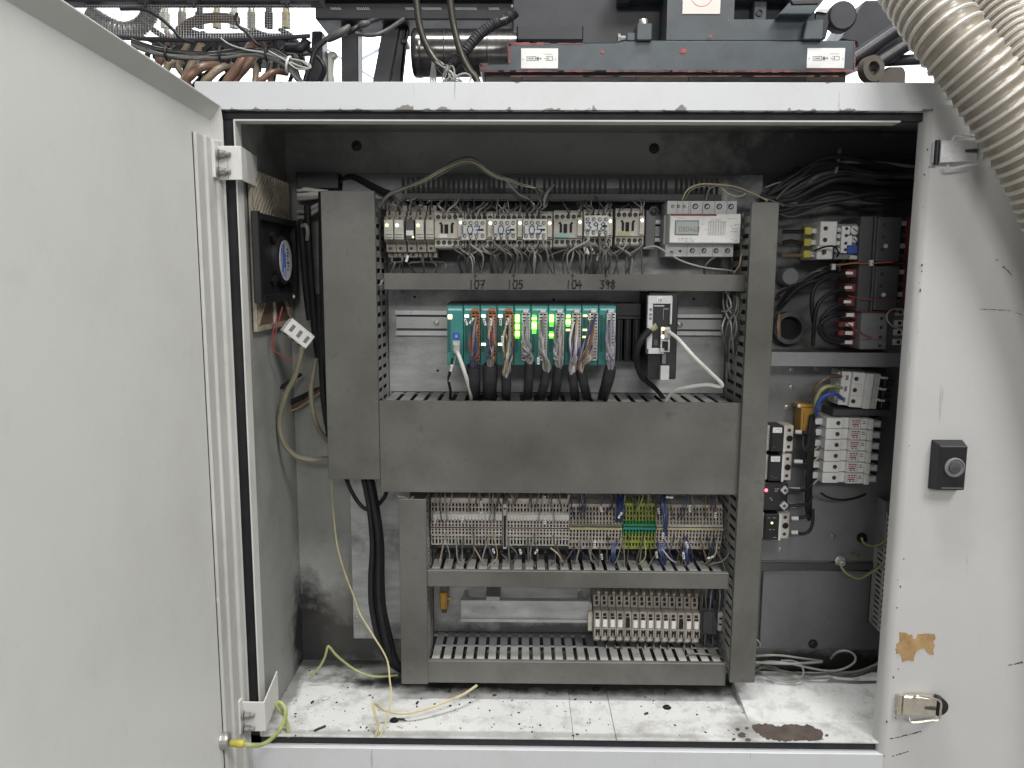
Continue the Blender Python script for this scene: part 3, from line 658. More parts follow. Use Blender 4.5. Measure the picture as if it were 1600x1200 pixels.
b = MB().box(lr.X0, lr.X1, lr.Y, lr.Y+.0015, lr.z(.79), lr.z(.03)).box(lr.X0, lr.X1, lr.Y-.004, lr.Y+.0015, lr.z(1.0), lr.z(.88)).box(lr.X0, lr.X1, lr.Y+.0015, lr.Y+.012, lr.z(.03)-.0012, lr.z(.03))
b.box(lr.X0, lr.X1, lr.Y+.0017, lr.Y+.012, lr.z(.88), lr.z(.79)-.0003); b.build('profile', 'steel', lrt, bevel=.0004); MB().box(lr.X0+.001, lr.X1-.001, lr.Y+.006, lr.Y+.007, lr.z(.95), lr.z(.7)).build('gap_shade', 'dgrey', lrt)  # dark sheet painting the shade inside the bare rail's gap
MB().lathe(P(771, 951, .1748), (0,-1,0), [(0,.0035),(.001,.0032),(.001,.0018),(.0004,.0016)], 12).lathe(P(765, 951, .1748), (0,-1,0), [(0,.0028),(.0003,.0028)], 10).build('screw', 'zinc', lrt)
MB().box(P(760, 935, .20).x, P(782, 935, .20).x, .176, .2285, P(770, 937, .19).z, P(770, 927, .19).z).build('bracket', 'zinc', lrt, bevel=.001)
MB().box(P(724, 950, .2).x, P(730, 950, .2).x, .186, .2285, lr.z(.8), lr.z(.1)).box(P(905, 950, .2).x, P(911, 950, .2).x, .186, .2285, lr.z(.8), lr.z(.1)).build('foot', 'steel', lrt)

# ------------------------------------------------------------------ contactor row
TOPT, BOTT = [], []                       # terminal points for the wires
def contactor(x0, y0, x1, y1, label, src, aux=None, number=None, chip=None, ledm='led_w', mod=True, tile=None, Y=.148):
    d = Dev(x0, y0, x1, y1, Y, .214)
    t = thing('contactor', label, 'contactor', d.base, 'contactors on the top rail')
    b = MB(); d.box(b, .0, .0, .985, .27, .006, .066); d.box(b, .0, .27, .985, .745, 0, .066); d.box(b, .0, .745, .985, 1, .006, .066)
    d.box(b, .03, -.02, .955, .0, .02, .066); d.box(b, .03, 1., .955, 1.02, .02, .066)
    b.build('body', 'beige', t, bevel=.0008)
    r = d.w*.074
    us = [.115+.19*i for i in range(5)]
    for v, L_ in ((.165, TOPT), (.85, BOTT)):
        p0 = d.p(us[0], v, .0058)
        rep(hole_mb(p0, r), 'terminal', HM, t, [(d.w*(u-us[0]), 0, 0) for u in us[1:]])
        for u in us: L_.append((d.p(u, v, .004), src))
    b = MB(); d.box(b, .02, .02, .97, .05, .0052, .0062); d.box(b, .02, .95, .97, .98, .0052, .0062); b.build('edge_print', 'inkgrey', t)
    if aux is None:
        b = MB()
        d.box(b, .17, .32, .255, .37, -.0012, .0); d.box(b, .205, .37, .285, .60, -.0012, .0)
        d.box(b, .335, .37, .46, .61, -.0016, .0)
        d.box(b, .57, .32, .655, .37, -.0012, .0); d.box(b, .545, .37, .625, .60, -.0012, .0)
        b.build('window', 'blackin', t)
        b = MB(); d.box(b, .07 if chip else .16, .63, (.53 if chip else .42), .725, -.0008, 0); b.build('label', chip or 'paper', t)
    if mod:
        b = MB(); d.box(b, .80, .20, .965, .70, -.006, -.0004); sm = b.build('surge_module', 'beige', t, bevel=.0006)
        led(d, .885, .325, -.0062, ledm, sm, .0021)
    if aux:
        a = Dev(*aux, Y-.012)
        b = MB(); a.box(b, 0, 0, 1, 1, 0, .0115); a.box(b, .02, .3, .98, .7, -.002, 0); ab = b.build('auxiliary_block', 'cream', t, bevel=.0006)
        ra = a.w*.078; p0 = a.p(.13, .19, -.0002)
        rep(hole_mb(p0, ra), 'terminal', HM2, ab, [(a.w*.245*i, 0, -a.h*.63*j) for j in (0, 1) for i in range(4) if i or j])
        b = MB(); a.box(b, .72, .47, .92, .56, -.0026, -.0019); b.build('slot', 'blackin', ab)
        if number:
            q = a.p(-.04 if number != '398' else .06, .71, -.0022); b = MB()
            strokes(b, number, q.x, q.z, a.h*.38, q.y, a.h*.36, .95, wr=.13); b.build('handwritten_number', 'inkblue', ab)
        for i in range(4): BOTT.append((a.p(.13+.245*i, .88, 0), src))
    return t
contactor(679, 329, 725.5, 387.5, 'beige contactor without front block, first of the row beside the slim relays', 'first plain contactor')
contactor(726, 330, 771.5, 388, 'beige contactor with blue pen 107 on its front block, second in the row', 'contactor marked 107 in blue pen, second in the row', (721, 342.5, 759, 375), '107')
contactor(772, 330, 817.7, 388, 'beige contactor with blue pen 106 on its front block, middle one of three alike', 'contactor marked 106 in blue pen, third in the row', (769, 342, 807, 375), '106')
contactor(818.2, 330, 864, 388, 'beige contactor with blue pen 105 on its front block, beside the cyan labelled one', 'contactor marked 105 in blue pen, fourth in the row', (817, 342, 854.7, 375), '105')
contactor(865, 328.5, 911, 386.5, 'beige contactor with a cyan label between the 105 and 398 contactors', 'contactor with the cyan label', chip='cyan')
contactor(912, 327, 958, 385, 'beige contactor with blue pen 398 on its front block, last numbered one', 'contactor marked 398 in blue pen, last numbered one', (913, 336.5, 951.5, 369.5), '398')
contactor(962, 325.5, 1007.5, 384, 'beige contactor with a yellowed label, last of the row before the bare rail', 'last contactor with the yellowed label', chip='wsand')
d = Dev(1009, 325, 1024, 390, .19, .214)
es_ = MB(); d.box(es_, 0, .05, 1, 1, 0, .03); es_ = tag(es_.build('end_stop', 'mgrey', bevel=.001), 'grey end stop with a screw beside the last contactor', 'end stop')
screw(MB(), P(1021.5, 330, .19), .0055).build('screw', 'iron', es_, smooth=True)
# slim relays on their sockets
for i, (x0, x1, m, ld_, lab) in enumerate(((600,614,'cream','led_y','slim cream relay, lit, first beside the tall duct'), (616,630.5,'cream','led_w','slim cream relay, lit, second from the tall duct'),
        (634,646.5,'dgrey',None,'slim dark blue grey relay among the cream ones'), (649,662,'cream','led_y','slim cream relay, lit, just right of the dark one'), (665,677.5,'beige',None,'slim unlit relay touching the first contactor'))):
    X0, X1 = x0-.5, x1+2.0
    d = Dev(X0, 318, X1, 402, .152, .214)
    t = thing('relay', lab, 'relay', d.base, 'slim relays on sockets')
    b = MB(); d.box(b, .0, .30, .97, .71, .012, .06)
    d.box(b, .06, 0, .99, .12, .032, .06); d.box(b, .03, .12, .96, .23, .022, .06); d.box(b, 0, .23, .93, .30, .012, .06)
    d.box(b, .12, .76, 1.05, .90, .010, .06); d.box(b, .18, .90, 1.1, 1.0, .020, .06); d.box(b, .02, .70, .98, .76, .016, .06)
    b.build('socket', 'rose2', t, bevel=.0006)
    c = Dev(x0, 343, x1, 374, .142)
    b = MB(); c.box(b, 0, 0, 1, 1, 0, .021); cp = b.build('relay_cap', m, t, bevel=.0008)
    b = MB(); c.box(b, .08, .74, .92, .77, -.0003, .0001); c.box(b, .08, .90, .92, .93, -.0003, .0001); b.build('groove', 'ink', cp)
    if m == 'dgrey':
        b = MB(); c.box(b, .05, .55, .95, .80, -.0006, 0); b.build('label', 'paper', cp)
    else: lines(c, [(.15, .85, .45), (.15, .85, .55), (.2, .7, .84)], 0, 'inkgrey', cp, seed=i)
    if ld_: led(c, .32 if ld_ != 'led_w' else .3, .29, 0, ld_, cp, .0022)
    rep(hole_mb(d.p(.35, .175, .0218), .0020), 'terminal', HM, t, [(d.w*.1, -.0098, -d.h*.09)])
    rep(hole_mb(d.p(.5, .83, .0098), .0024), 'terminal', HM, t, [(d.w*.1, .010, -d.h*.12)])
    TOPT.append((d.p(.5, .03, .03), 'slim relays')); TOPT.append((d.p(.4, .15, .02), 'slim relays')); BOTT.append((d.p(.6, .95, .018), 'slim relays'))
led(Dev(634, 343, 646.5, 374, .142), .9, .88, -.0002, 'led_y', bpy.data.objects['relay'], .0016)

# ------------------------------------------------------------------ energy meter
def meter():
    d = Dev(1042, 313, 1154, 401, .150, .214)
    t = thing('energy_meter', 'white seven module energy meter with a red stripe and small grey display', 'energy meter', d.base)
    b = MB(); d.box(b, .01, 0, .985, .24, .008, .064); d.box(b, 0, .77, .96, 1, .008, .064); d.box(b, .0, .24, .99, .77, .0262, .064); b.build('base', 'lgrey', t, bevel=.0008)
    b = MB(); d.box(b, .02, .245, 1.0, .765, -.012, .026); fc = b.build('front', 'white', t, bevel=.0012)
    b = MB(); d.box(b, .025, .25, .66, .285, -.0126, -.0118); b.build('red_stripe', 'red', fc)
    b = MB(); d.box(b, .09, .365, .42, .625, -.0135, -.012); ln = b.build('display', 'inkgrey', fc, bevel=.0008)
    b = MB(); d.box(b, .105, .385, .405, .605, -.0140, -.0134); b.build('screen', 'lcd', ln)
    q = d.p(.15, .57, -.0141); b = MB(); strokes(b, '080460', q.x, q.z, d.h*.095, q.y, d.h*.062, 1.0, wr=.09); b.build('digits', 'inkgrey', ln)
    lines(d, [(.12,.24,.325),(.14,.36,.68),(.14,.40,.71),(.10,.36,.74),(.82,.97,.335),(.86,.97,.37),(.85,.98,.43),(.85,.98,.46),(.85,.97,.51),(.86,.95,.56),(.85,.9,.63),(.84,.9,.7),(.92,.97,.72),(.45,.5,.43),(.47,.53,.52),(.6,.74,.34),(.58,.72,.36)], -.012, 'inkgrey', fc, dens=.8)
    b = MB()
    for v in (.38, .405, .44, .475, .51, .545, .58, .615): d.box(b, .55, v, .79-.02*(v > .5), v+.006, -.0123, -.0118)
    for u in (.55, .585, .62, .655, .69, .725, .76, .785): d.box(b, u, .38, u+.004, .62, -.0125, -.0120)
    b.build('wiring_diagram', 'inkgrey', fc)
    b = MB()
    for u in (.10,.18,.26): d.box(b, u+.045, 0.01, u+.05, .23, .0075, .0082)
    for u in (.33,.50,.67,.84): d.box(b, u, .01, u+.006, .23, .0073, .0082)
    for u in (.34,.52,.70,.87): d.box(b, u-.035, .78, u-.03, .99, .0075, .0082)
    b.build('seam', 'inkgrey', t)
    for u in (.085,.165,.245): hole_mb(d.p(u, .10, .0078), .0027).build('terminal', HM2, t)
    for u in (.40,.565,.735,.90): hole_mb(d.p(u, .10, .0078), .0046).build('terminal', HM2, t)
    for u in (.40,.565,.735,.90): hole_mb(d.p(u-.02, .89, .0078), .0042).build('terminal', HM2, t)
    hole_mb(d.p(.21, .90, .0078), .0021).build('terminal', HM, t)
    hole_mb(d.p(.09, .93, .0078), .0030).build('terminal', HM2, t)
meter()

# ------------------------------------------------------------------ teal control modules
PLCY = .105
def plc_module(i, x0, x1, label, kind, leds, wires, sleeve):
    d = Dev(x0, 477.5, x1, 570.5, PLCY, .216)
    t = thing('control_module', label, 'control module', d.base, 'teal control modules on the middle rail')
    b = MB(); d.box(b, 0, 0, .985, 1, 0, .07); b.build('housing', 'teal', t, bevel=.0008)
    b = MB(); b.prism([d.p(.0, -.005, .003), d.p(.985, -.005, .003), d.p(.985, -.03, .085), d.p(.0, -.03, .085)], (0, 0, .002)); d.box(b, 0, 0, .985, .97, .0702, .11)
    b.build('bus_base', 'black', t)
    b = MB(); d.box(b, .08, .045, .92, .085, -.0004, .0); b.build('name_strip', 'cyan', t)
    lines(d, [(.12, .88, .065)], -.0004, 'white', t, 'print', .0009, .9, i)
    # light column
    n = 16; p0 = d.p(.07, .155, -.0006); dz = d.h*.0395
    def cell(p, m): return MB().box(p.x, p.x+d.w*(.15 if m == 'led_off' else .24), p.y-.0006, p.y+.0004, p.z-dz*(.72 if m in ('led_off', 'led_o') else .95), p.z)
    mats = {}
    for k in range(n):
        m = leds.get(k, 'led_off'); pk = p0-Vector((0, 0, dz*k))
        if m in mats:
            c = mats[m][0].copy(); COL.objects.link(c); c.parent = t; c.location = pk-mats[m][1]
        else: mats[m] = (cell(pk, m).build('led', m, t), pk)
    if kind == 'head':
        b = MB(); d.box(b, .36, .45, .78, .57, -.0006, 0); d.box(b, .36, .45, .40, .57, -.0012, -.0006); b.build('blue_mark', 'blue', t)
        b = MB(); d.box(b, .5, .49, .64, .53, -.0010, -.0006); b.build('mark_centre', 'cyan', t)
        b = MB(); d.box(b, .36, .585, .80, .60, -.003, 0); d.box(b, .36, .60, .40, .74, -.003, 0); d.box(b, .76, .60, .80, .74, -.003, 0); d.box(b, .36, .74, .80, .755, -.003, 0); d.box(b, .41, .605, .75, .66, -.007, -.0002); b.build('network_socket', 'lgrey', t)
        return t, d
    cm = 'orange' if kind == 'orange' else 'beige' if kind == 'io2' else 'lgrey'
    c = Dev(x0+(x1-x0)*.46, 489 if cm != 'orange' else 487, x0+(x1-x0)*.96, 562, PLCY-.010)
    # connector with two columns of square wire holes: rails and rungs round real openings
    b = MB(); rows = 15
    for u in (0, .46, .93): c.box(b, u, 0, u+.09, 1, 0, .0098)
    for k in range(rows+1): c.box(b, .09, k/rows-.018*(k > 0), .93, k/rows+.02, .0003, .0098)
    cb = b.build('connector', cm, t)
    b = MB(); c.box(b, .05, .01, .97, .99, .0075, .0097); b.build('hole_bottom', 'blackin', cb)
    b = MB(); c.box(b, .15, -.07, .8, -.005, -.002, .0098); b.build('latch_tab', 'orange' if cm == 'orange' else 'lgrey', cb, bevel=.0004)
    # wires from the connector into a black sleeve
    sx, sy, ex, ey, sr, cols = sleeve
    q = random.Random(40+i)
    for k, m in enumerate(cols):
        yy = 492+64*(k+.5)/len(cols); xx = x0+(x1-x0)*(.58 if k % 2 else .80)
        ox = q.uniform(-2.6, 2.6); bx = xx+(sx-xx)*.35+q.uniform(-6, 5)
        wire([(xx, yy, PLCY-.008), (xx-1+q.uniform(-1.5,1.5), yy+4, PLCY-.020), (bx, (yy*.6+sy*.4), PLCY-.026-q.uniform(0,.010)), (sx+ox*1.5+q.uniform(-3,3), sy-9, PLCY-.018-q.uniform(0,.008)), (sx+ox, sy+4, PLCY-.014+q.uniform(-.004,.004))],
             .00165, m, wires, 'thin wires from the module connectors into the black sleeves', seg=5, n=5)
    for k in range(6):
        m = cols[(k*3+1) % len(cols)]; yy = 490+66*(k+.3)/6; xx = x0+(x1-x0)*(.60 if k % 2 else .82); ox = q.uniform(-3.5, 3.5)
        loose([(xx, yy, PLCY-.008), (xx-1, yy+4, PLCY-.016), ((xx+sx)/2+q.uniform(-7, 7), yy*.5+sy*.5, PLCY-.022-q.uniform(0, .012)), (sx+ox*1.6, sy-8, PLCY-.020), (sx+ox, sy+4, PLCY-.012)], .0015, m)
    s0, s1, s2 = P(sx, sy, PLCY-.012), P((sx*.55+ex*.45), (sy+ey)/2, PLCY+.002), P(ex, ey, PLCY+.05)
    so = MB().tube(smoothpath([s0, (s0+s1)/2+Vector((0, -.001, 0)), s1, s2, s2+Vector((0, .01, -.02))], 5), sr*(1.42 if sr < .01 else 1.12), 12, lambda f: .88+.16*math.sin(min(1, f*3)*1.57)-.22*f).build('cable_sleeve', 'rubber', smooth=True, org=s0)
    tag(so, 'black cable sleeve under the ' + SLV[i] + ' teal module', 'cable sleeve', 'black cable sleeves below the teal modules')
    return t, d
SLV = ['head', 'first orange connector', 'middle orange connector', 'third orange connector', 'fully green lit', 'four light green', 'green and lone light', 'green and amber lit', 'amber lit', 'last unlit']
G, GD, Wt, O_ = 'led_g', 'led_gd', 'led_w', 'led_o'
mixc = ['wgrey','wdark','wtan','wred','wblue','wbrown','wblue','wgrey','wred','wdark']
PL = [
 (698.5,724,'teal head module with a network socket and dark blue mark','head',{0:Wt,1:O_},None,None),
 (724.4,750.2,'teal module with orange connector, the first beside the head module','orange',{0:Wt},'mixed red, blue and brown wires on the first orange connector',(739,572,741,624,.0085,mixc)),
 (750.6,776.4,'teal module with orange connector, the middle one of three','orange',{0:Wt,12:Wt},'mixed dull wires on the middle orange connector',(766,570,765,624,.0115,['wtan','wlilac','wred','wblue','wolive','wlilac','wbrown','wblue'])),
 (776.8,802.8,'teal module with orange connector, next to the green lit ones','orange',{0:Wt,12:Wt},'yellowish and dark wires on the orange connector nearest the green lights',(791,586,791,624,.0062,['wgrey','wsand','wdark','wsand','wblue','wsand','wgrey','wtan'])),
 (803.3,829,'teal module with a full green light column, first with a grey connector','grey',{0:G,1:G,2:G,3:GD,4:G,5:G,6:GD,7:G,8:G,9:GD},'pale wires on the first grey connector',(828,566,824,624,.0062,['wlilac','wlight','wlilac','wgrey','wlilac','wlight','wlilac','wlilac','wolive'])),
 (829.5,856,'teal module with four green lights near its top, second grey connector','grey',{0:GD,1:G,2:GD,3:G,4:G,5:G,6:GD,7:GD},'pale wires on the second grey connector',(854,578,845,624,.0058,['wgrey','wlilac','wlight','wgrey','wlight','wgrey','wolive'])),
 (856.5,882.2,'teal module with a green block and one lower green light','grey',{0:G,1:G,2:G,3:GD,4:GD,7:GD,8:G,9:GD},'grey wires on the third grey connector',(873,572,866,624,.0062,['wlight','wgrey','wlight','wlilac','wgrey','wlight','wgrey'])),
 (882.6,908.3,'teal module with green lights above one amber light','io2',{0:'led_y',1:GD,2:G,3:G,4:GD,6:O_},'white, lilac and brown wires below the green and amber lights',(894,581,899,624,.0058,['wtan','wwhite','wlilac','wlilac','wnavy','wlilac','wlight','wlilac'])),
 (908.8,934.6,'teal module with three amber lights and brown wires','io2',{0:O_,6:O_,9:O_},'brown and blue wires on the amber lit module',(908,578,918,624,.0058,['wblue','wbrown','wtan','wbrown','wlilac','wnavy','wlilac','wtan','wlilac'])),
 (935.2,962,'last teal module, unlit, beside the empty black slots','grey',{},'lilac wires hanging from the last teal module',(954,574,942,622,.0072,['wlilac','wlilac','wlight','wlilac','wlight','wlilac','wlilac'])),
]
for i, a in enumerate(PL): plc_module(i, a[0], a[1], a[2], a[3], a[4], a[5], a[6])
# white marker sleeves on wires at the modules
for k, (px, py, a) in enumerate(((728,503,-.35),(737,501,.6),(757,503,-.25),(767,503,0),(782,503,0),(793,502,.3),(785,530,-.05),(705,575,.15),(893,503,.25),(921,495,.1),(952,494,0),(841,564,0))):
    p = P(px, py, PLCY-.034); u = Vector((math.sin(a), 0, math.cos(a)))
    b = MB(); b.cyl(p-u*.0052, p+u*.0052, .0019, 8); o = b.build('wire_marker', 'paper', smooth=True)
    b = MB(); b.box(p.x-.0006, p.x+.0006, p.y-.0024, p.y-.0017, p.z-.003, p.z-.0005).box(p.x-.0006, p.x+.0006, p.y-.0024, p.y-.0017, p.z+.0008, p.z+.003); b.build('print', 'ink', o)
    tag(o, 'white wire marker sleeve at the top of the wires on a teal module' if py < 510 else 'white wire marker hanging low beside a teal module', 'wire marker', 'white wire markers at the teal modules' if py < 510 else 'low wire markers at the teal modules')
# network lead and dark lead at the head module
wl = thing('network_cable', 'thick white network cable hanging from the head module into the broad duct', 'cable', P(715, 547, PLCY))
MB().tube(smoothpath([P(713,549,PLCY-.008), P(717,556,PLCY-.022), P(727,585,PLCY-.02), P(735,612,PLCY+.01), P(737,626,PLCY+.04)], 6), .0032, 8).build('jacket', 'wwhite', wl, smooth=True)
b = MB(); c = Dev(709, 540, 718.5, 552, PLCY-.012); c.box(b, 0, 0, 1, 1, 0, .011); b.build('plug', 'wlight', wl, bevel=.0008)
wire([(707,560,PLCY-.01),(706,572,PLCY-.012),(701,592,PLCY+.0),(704,612,PLCY+.02),(703,626,PLCY+.05)], .0026, 'wblack', 'black lead beside the white network cable below the head module', name='cable')
wire([(712,556,PLCY-.01),(708,572,PLCY-.014),(704,586,PLCY-.004),(702,596,PLCY)], .0014, 'wlight', 'short pale wire with marker under the head module')
# empty backplane slots
d = Dev(962.5, 474, 1002, 566, .155, .216)
t = thing('empty_slot_base', 'black empty module slots between the last teal module and the controller', 'slot base', d.base)
b = MB(); d.box(b, 0, 0, 1.0, .22, .01, .06); d.box(b, 0, .22, 1., .27, .004, .06); b.build('top_bar', 'black', t, bevel=.001)
for u in (.02, .36, .70):
    b = MB(); d.box(b, u, .27, u+.26, 1, .008, .06); d.box(b, u+.04, .27, u+.08, .97, .002, .008); d.box(b, u+.18, .27, u+.22, .97, .002, .008); b.build('slot', 'black', t, bevel=.0006)

# ------------------------------------------------------------------ grey and black controller
def controller():
    d = Dev(1011, 458, 1061, 596, .112, .2285)
    t = thing('controller', 'tall grey and black controller with a white network cable plugged in its front', 'controller', d.base)
    b = MB(); d.box(b, .06, .0, .99, .985, .012, .112); b.build('housing', 'black', t, bevel=.0015)
    b = MB(); d.box(b, .0, .03, .76, .12, 0, .012); d.box(b, 0, .12, .16, .62, 0, .012); d.box(b, .70, .12, .76, .35, 0, .012); d.box(b, .0, .62, .55, .685, 0, .012); d.box(b, .46, .82, .73, .985, 0, .012)
    b.build('front_frame', 'lgrey', t, bevel=.0006)
    b = MB(); d.box(b, .16, .12, .70, .62, .004, .012); d.box(b, .55, .62, .70, .82, .004, .012); b.build('front_window', 'black', t)
    b = MB(); d.box(b, .20, .135, .52, .15, .0034, .0042); d.box(b, .5, .18, .506, .3, .0034, .0042); d.box(b, .5, .175, .66, .18, .0034, .0042); b.build('name_strip', 'lgrey', t)
    b = MB(); d.box(b, .28, .045, .44, .105, -.0006, .0); pl_ = b.build('number_label', 'paper', t)
    q = d.p(.31, .095, -.0008); b = MB(); strokes(b, '10', q.x, q.z, .0045, q.y, .0032); b.build('digits', 'ink', pl_)
    for v in (.17, .225, .27):
        b = MB(); d.box(b, .05, v, .13, v+.03, -.0005, 0); b.build('marking', 'inkgrey', t)
    b = MB(); d.box(b, .21, .525, .33, .59, -.001, .004); d.box(b, .23, .535, .27, .55, -.0016, -.001); d.box(b, .23, .565, .27, .58, -.0016, -.001); b.build('switch_block', 'dgrey', t)
    b = MB()
    for (u0, v0, u1, v1) in ((.42,.38,.70,.405),(.42,.405,.46,.50),(.66,.405,.70,.50),(.42,.505,.70,.52),(.42,.52,.46,.65),(.66,.52,.70,.65),(.42,.65,.70,.66),(.46,.515,.66,.54)): d.box(b, u0, v0, u1, v1, -.004, .004)
    b.build('network_sockets', 'lgrey', t)
    led(d, .47, .40, -.0045, 'led_o', t, .0026); led(d, .48, .485, -.0045, 'led_w', t, .0026)
    b = MB(); d.box(b, .50, .405, .70, .50, -.012, -.0042); b.build('plug', 'wlight', t, bevel=.0008)
    b = MB(); d.box(b, .50, .68, .62, .80, .002, .0042); d.box(b, .51, .69, .61, .79, .0016, .0022); b.build('memory_slot', 'mgrey', t)
    b = MB(); d.box(b, .0, .63, .05, .68, -.002, .0); b.build('foot', 'dgrey', t)
    b = MB(); b.prism([d.p(.16,.69,.013), d.p(.46,.69,.013), d.p(.46,.98,.013), d.p(.22,.84,.05)], (0, .05, 0)); b.build('side_fin', 'dgrey', t)
controller()
wire([(1046,519,.100),(1060,530,.085),(1085,558,.075),(1112,584,.085),(1128,600,.092),(1124,604,.096),(1105,601,.10),(1075,605,.115),(1052,612,.135),(1040,628,.150)], .0029, 'wwhite', 'white network cable from the controller, bent back sharply before the upright duct', name='network_cable', cat='cable', seg=8)
t = thing('cable', 'black shielded cable running from the controller down into the broad duct', 'cable', P(1015, 516, .1))
MB().tube(smoothpath([P(1014,517,.095), P(1003,530,.085), P(995,548,.09), P(995,568,.11), P(1004,590,.13), P(1022,605,.15), P(1037,622,.17)], 6), .0048, 9, lambda f: 1.25-.5*f).build('jacket', 'wblack', t, smooth=True)
for k in range(4): MB().tube(smoothpath([P(1014+k,517+k*.5,.095), P(1018+2*k,512+k,.090), P(1024+k,506+2*k,.105)], 4), .0013, 6).build('core', ('wsand','wlight','wyg','wgrey')[k], t, smooth=True)

# ------------------------------------------------------------------ terminal strips
TTOP, TBOT = [], []
def strip(x0, x1, n, y0, y1, rows, label, cols, SRC, Y=.172):
    d = Dev(x0, y0, x1, y1, Y, .2265)
    t = thing('terminal_strip', label, 'terminal strip', d.base, 'terminal strips on the lower rail')
    w = d.w/n
    b = MB(); X = d.X0; names = []
    # rows: (v0, v1, dy, material, hole)
    mats = list(dict.fromkeys([r[3] for r in rows]+['blackin']))
    
    for side in (0, 1):
        xa = X if side == 0 else X+w*.79
        xb = X+w*.19 if side == 0 else X+w*.97
        for r in rows:
            b.mat(mats.index(r[3])); b.box(xa, xb, d.Y+r[2]+(.003 if r[3] == 'paper' else 0), .2262, d.z(r[1]), d.z(r[0]))
    for r in rows:
        b.mat(mats.index(r[3]))
        if not r[4]: b.box(X+w*.19, X+w*.79, d.Y+r[2]+.0002, .2262, d.z(r[1]), d.z(r[0]))
        else:
            h = (r[1]-r[0]); 
            b.box(X+w*.19, X+w*.79, d.Y+r[2]+.0002, .2262, d.z(r[0]+h*.11), d.z(r[0])).box(X+w*.19, X+w*.79, d.Y+r[2]+.0002, .2262, d.z(r[1]), d.z(r[1]-h*.08))
            b.mat(mats.index('blackin')); b.box(X+w*.19, X+w*.79, d.Y+r[2]+.006, .226, d.z(r[1]-h*.08), d.z(r[0]+h*.11))
    rep(b, 'terminal_block', mats, t, [(w*i, 0, 0) for i in range(1, n)])
    hr = [r for r in rows if r[4]]
    for i in range(n):
        x = X+w*(i+.5)
        for r in hr[:max(1, len(hr)//2)][:3]: TTOP.append((Vector((x, d.Y+r[2]+.004, d.z((r[0]+r[1])/2))), cols, SRC))
        for r in hr[len(hr)//2:][-3:]: TBOT.append((Vector((x, d.Y+r[2]+.004, d.z((r[0]+r[1])/2))), cols, SRC))
    return t, d
R1 = [(0,.10,.010,'rose',0),(.10,.20,.008,'rose',1),(.20,.31,.008,'rose',1),(.31,.345,.007,'rose',0),(.345,.475,.004,'paper',0),(.475,.555,.002,'rose',1),(.555,.635,.002,'rose',1),(.635,.665,.004,'blackin',0),(.665,.735,.002,'rose',1),(.735,.815,.002,'rose',1),(.815,.86,.006,'cream',0),(.86,.925,.007,'beige',1),(.925,1,.008,'beige',1)]
R1 = [(a*.93/1.0 if a < 1 else 1, b_*.93 if b_ < 1 else 1, c_, m_, h_) for a, b_, c_, m_, h_ in R1]
strip(673, 785, 21, 781, 854, R1, 'longer taupe terminal strip with white markers, nearest the short upright duct', 'dull', 'longer marked terminal strip')
strip(792, 889.5, 19, 782, 855, R1, 'shorter taupe terminal strip with white markers, right after the end bracket', 'dull', 'shorter marked terminal strip')
d = Dev(786, 788, 791.5, 858, .170, .2265)
b = MB(); d.box(b, 0, 0, 1, 1, 0, .05); eb = tag(b.build('end_bracket', 'rose', bevel=.0006), 'narrow taupe end bracket between the two marked terminal strips', 'end bracket')
hole_mb(d.p(.5, .1, -.0001), .002).build('screw', HM, eb)
b = MB(); d.box(b, .15, .25, .85, .95, -.0003, .0003); b.build('slot', 'blackin', eb)
def R2(a, bcol, g1, g2): return [(0,.055,.013,a,0),(.055,.15,.011,a,1),(.15,.25,.008,a,1),(.25,.345,.006,a,1),(.345,.41,.004,bcol,1),(.41,.455,.002,g1,0),(.455,.475,.004,'blackin',0),(.475,.52,0,g2,0),(.52,.61,.004,bcol,1),(.61,.71,.006,a,1),(.71,.80,.008,a,1),(.80,.85,.010,a,0),(.85,.95,.012,a,1),(.95,1,.014,a,0)]
strip(890, 972.5, 16, 791, 862, R2('rose','rose','wolive','wsand'), 'taupe terminal strip with a cream centre bar and blue wires at its end', 'blue', 'strip with the whole cream bar')
strip(974, 1025, 10, 790, 862, R2('lime','green','green','teal'), 'yellow and green earth terminal strip', 'earth', 'yellow and green earth strip')
strip(1026, 1130, 20, 792, 862, R2('rose','rose','beige','wsand'), 'taupe terminal strip with a broken cream bar, nearest the tall right duct', 'mix', 'strip with the broken cream bar')
d = Dev(1131, 808, 1136, 842, .185, .2265)
b = MB(); d.box(b, 0, 0, 1, 1, 0, .04); tag(b.build('end_bracket', 'mgrey', bevel=.0006), 'small dark end bracket closing the last terminal strip', 'end bracket')

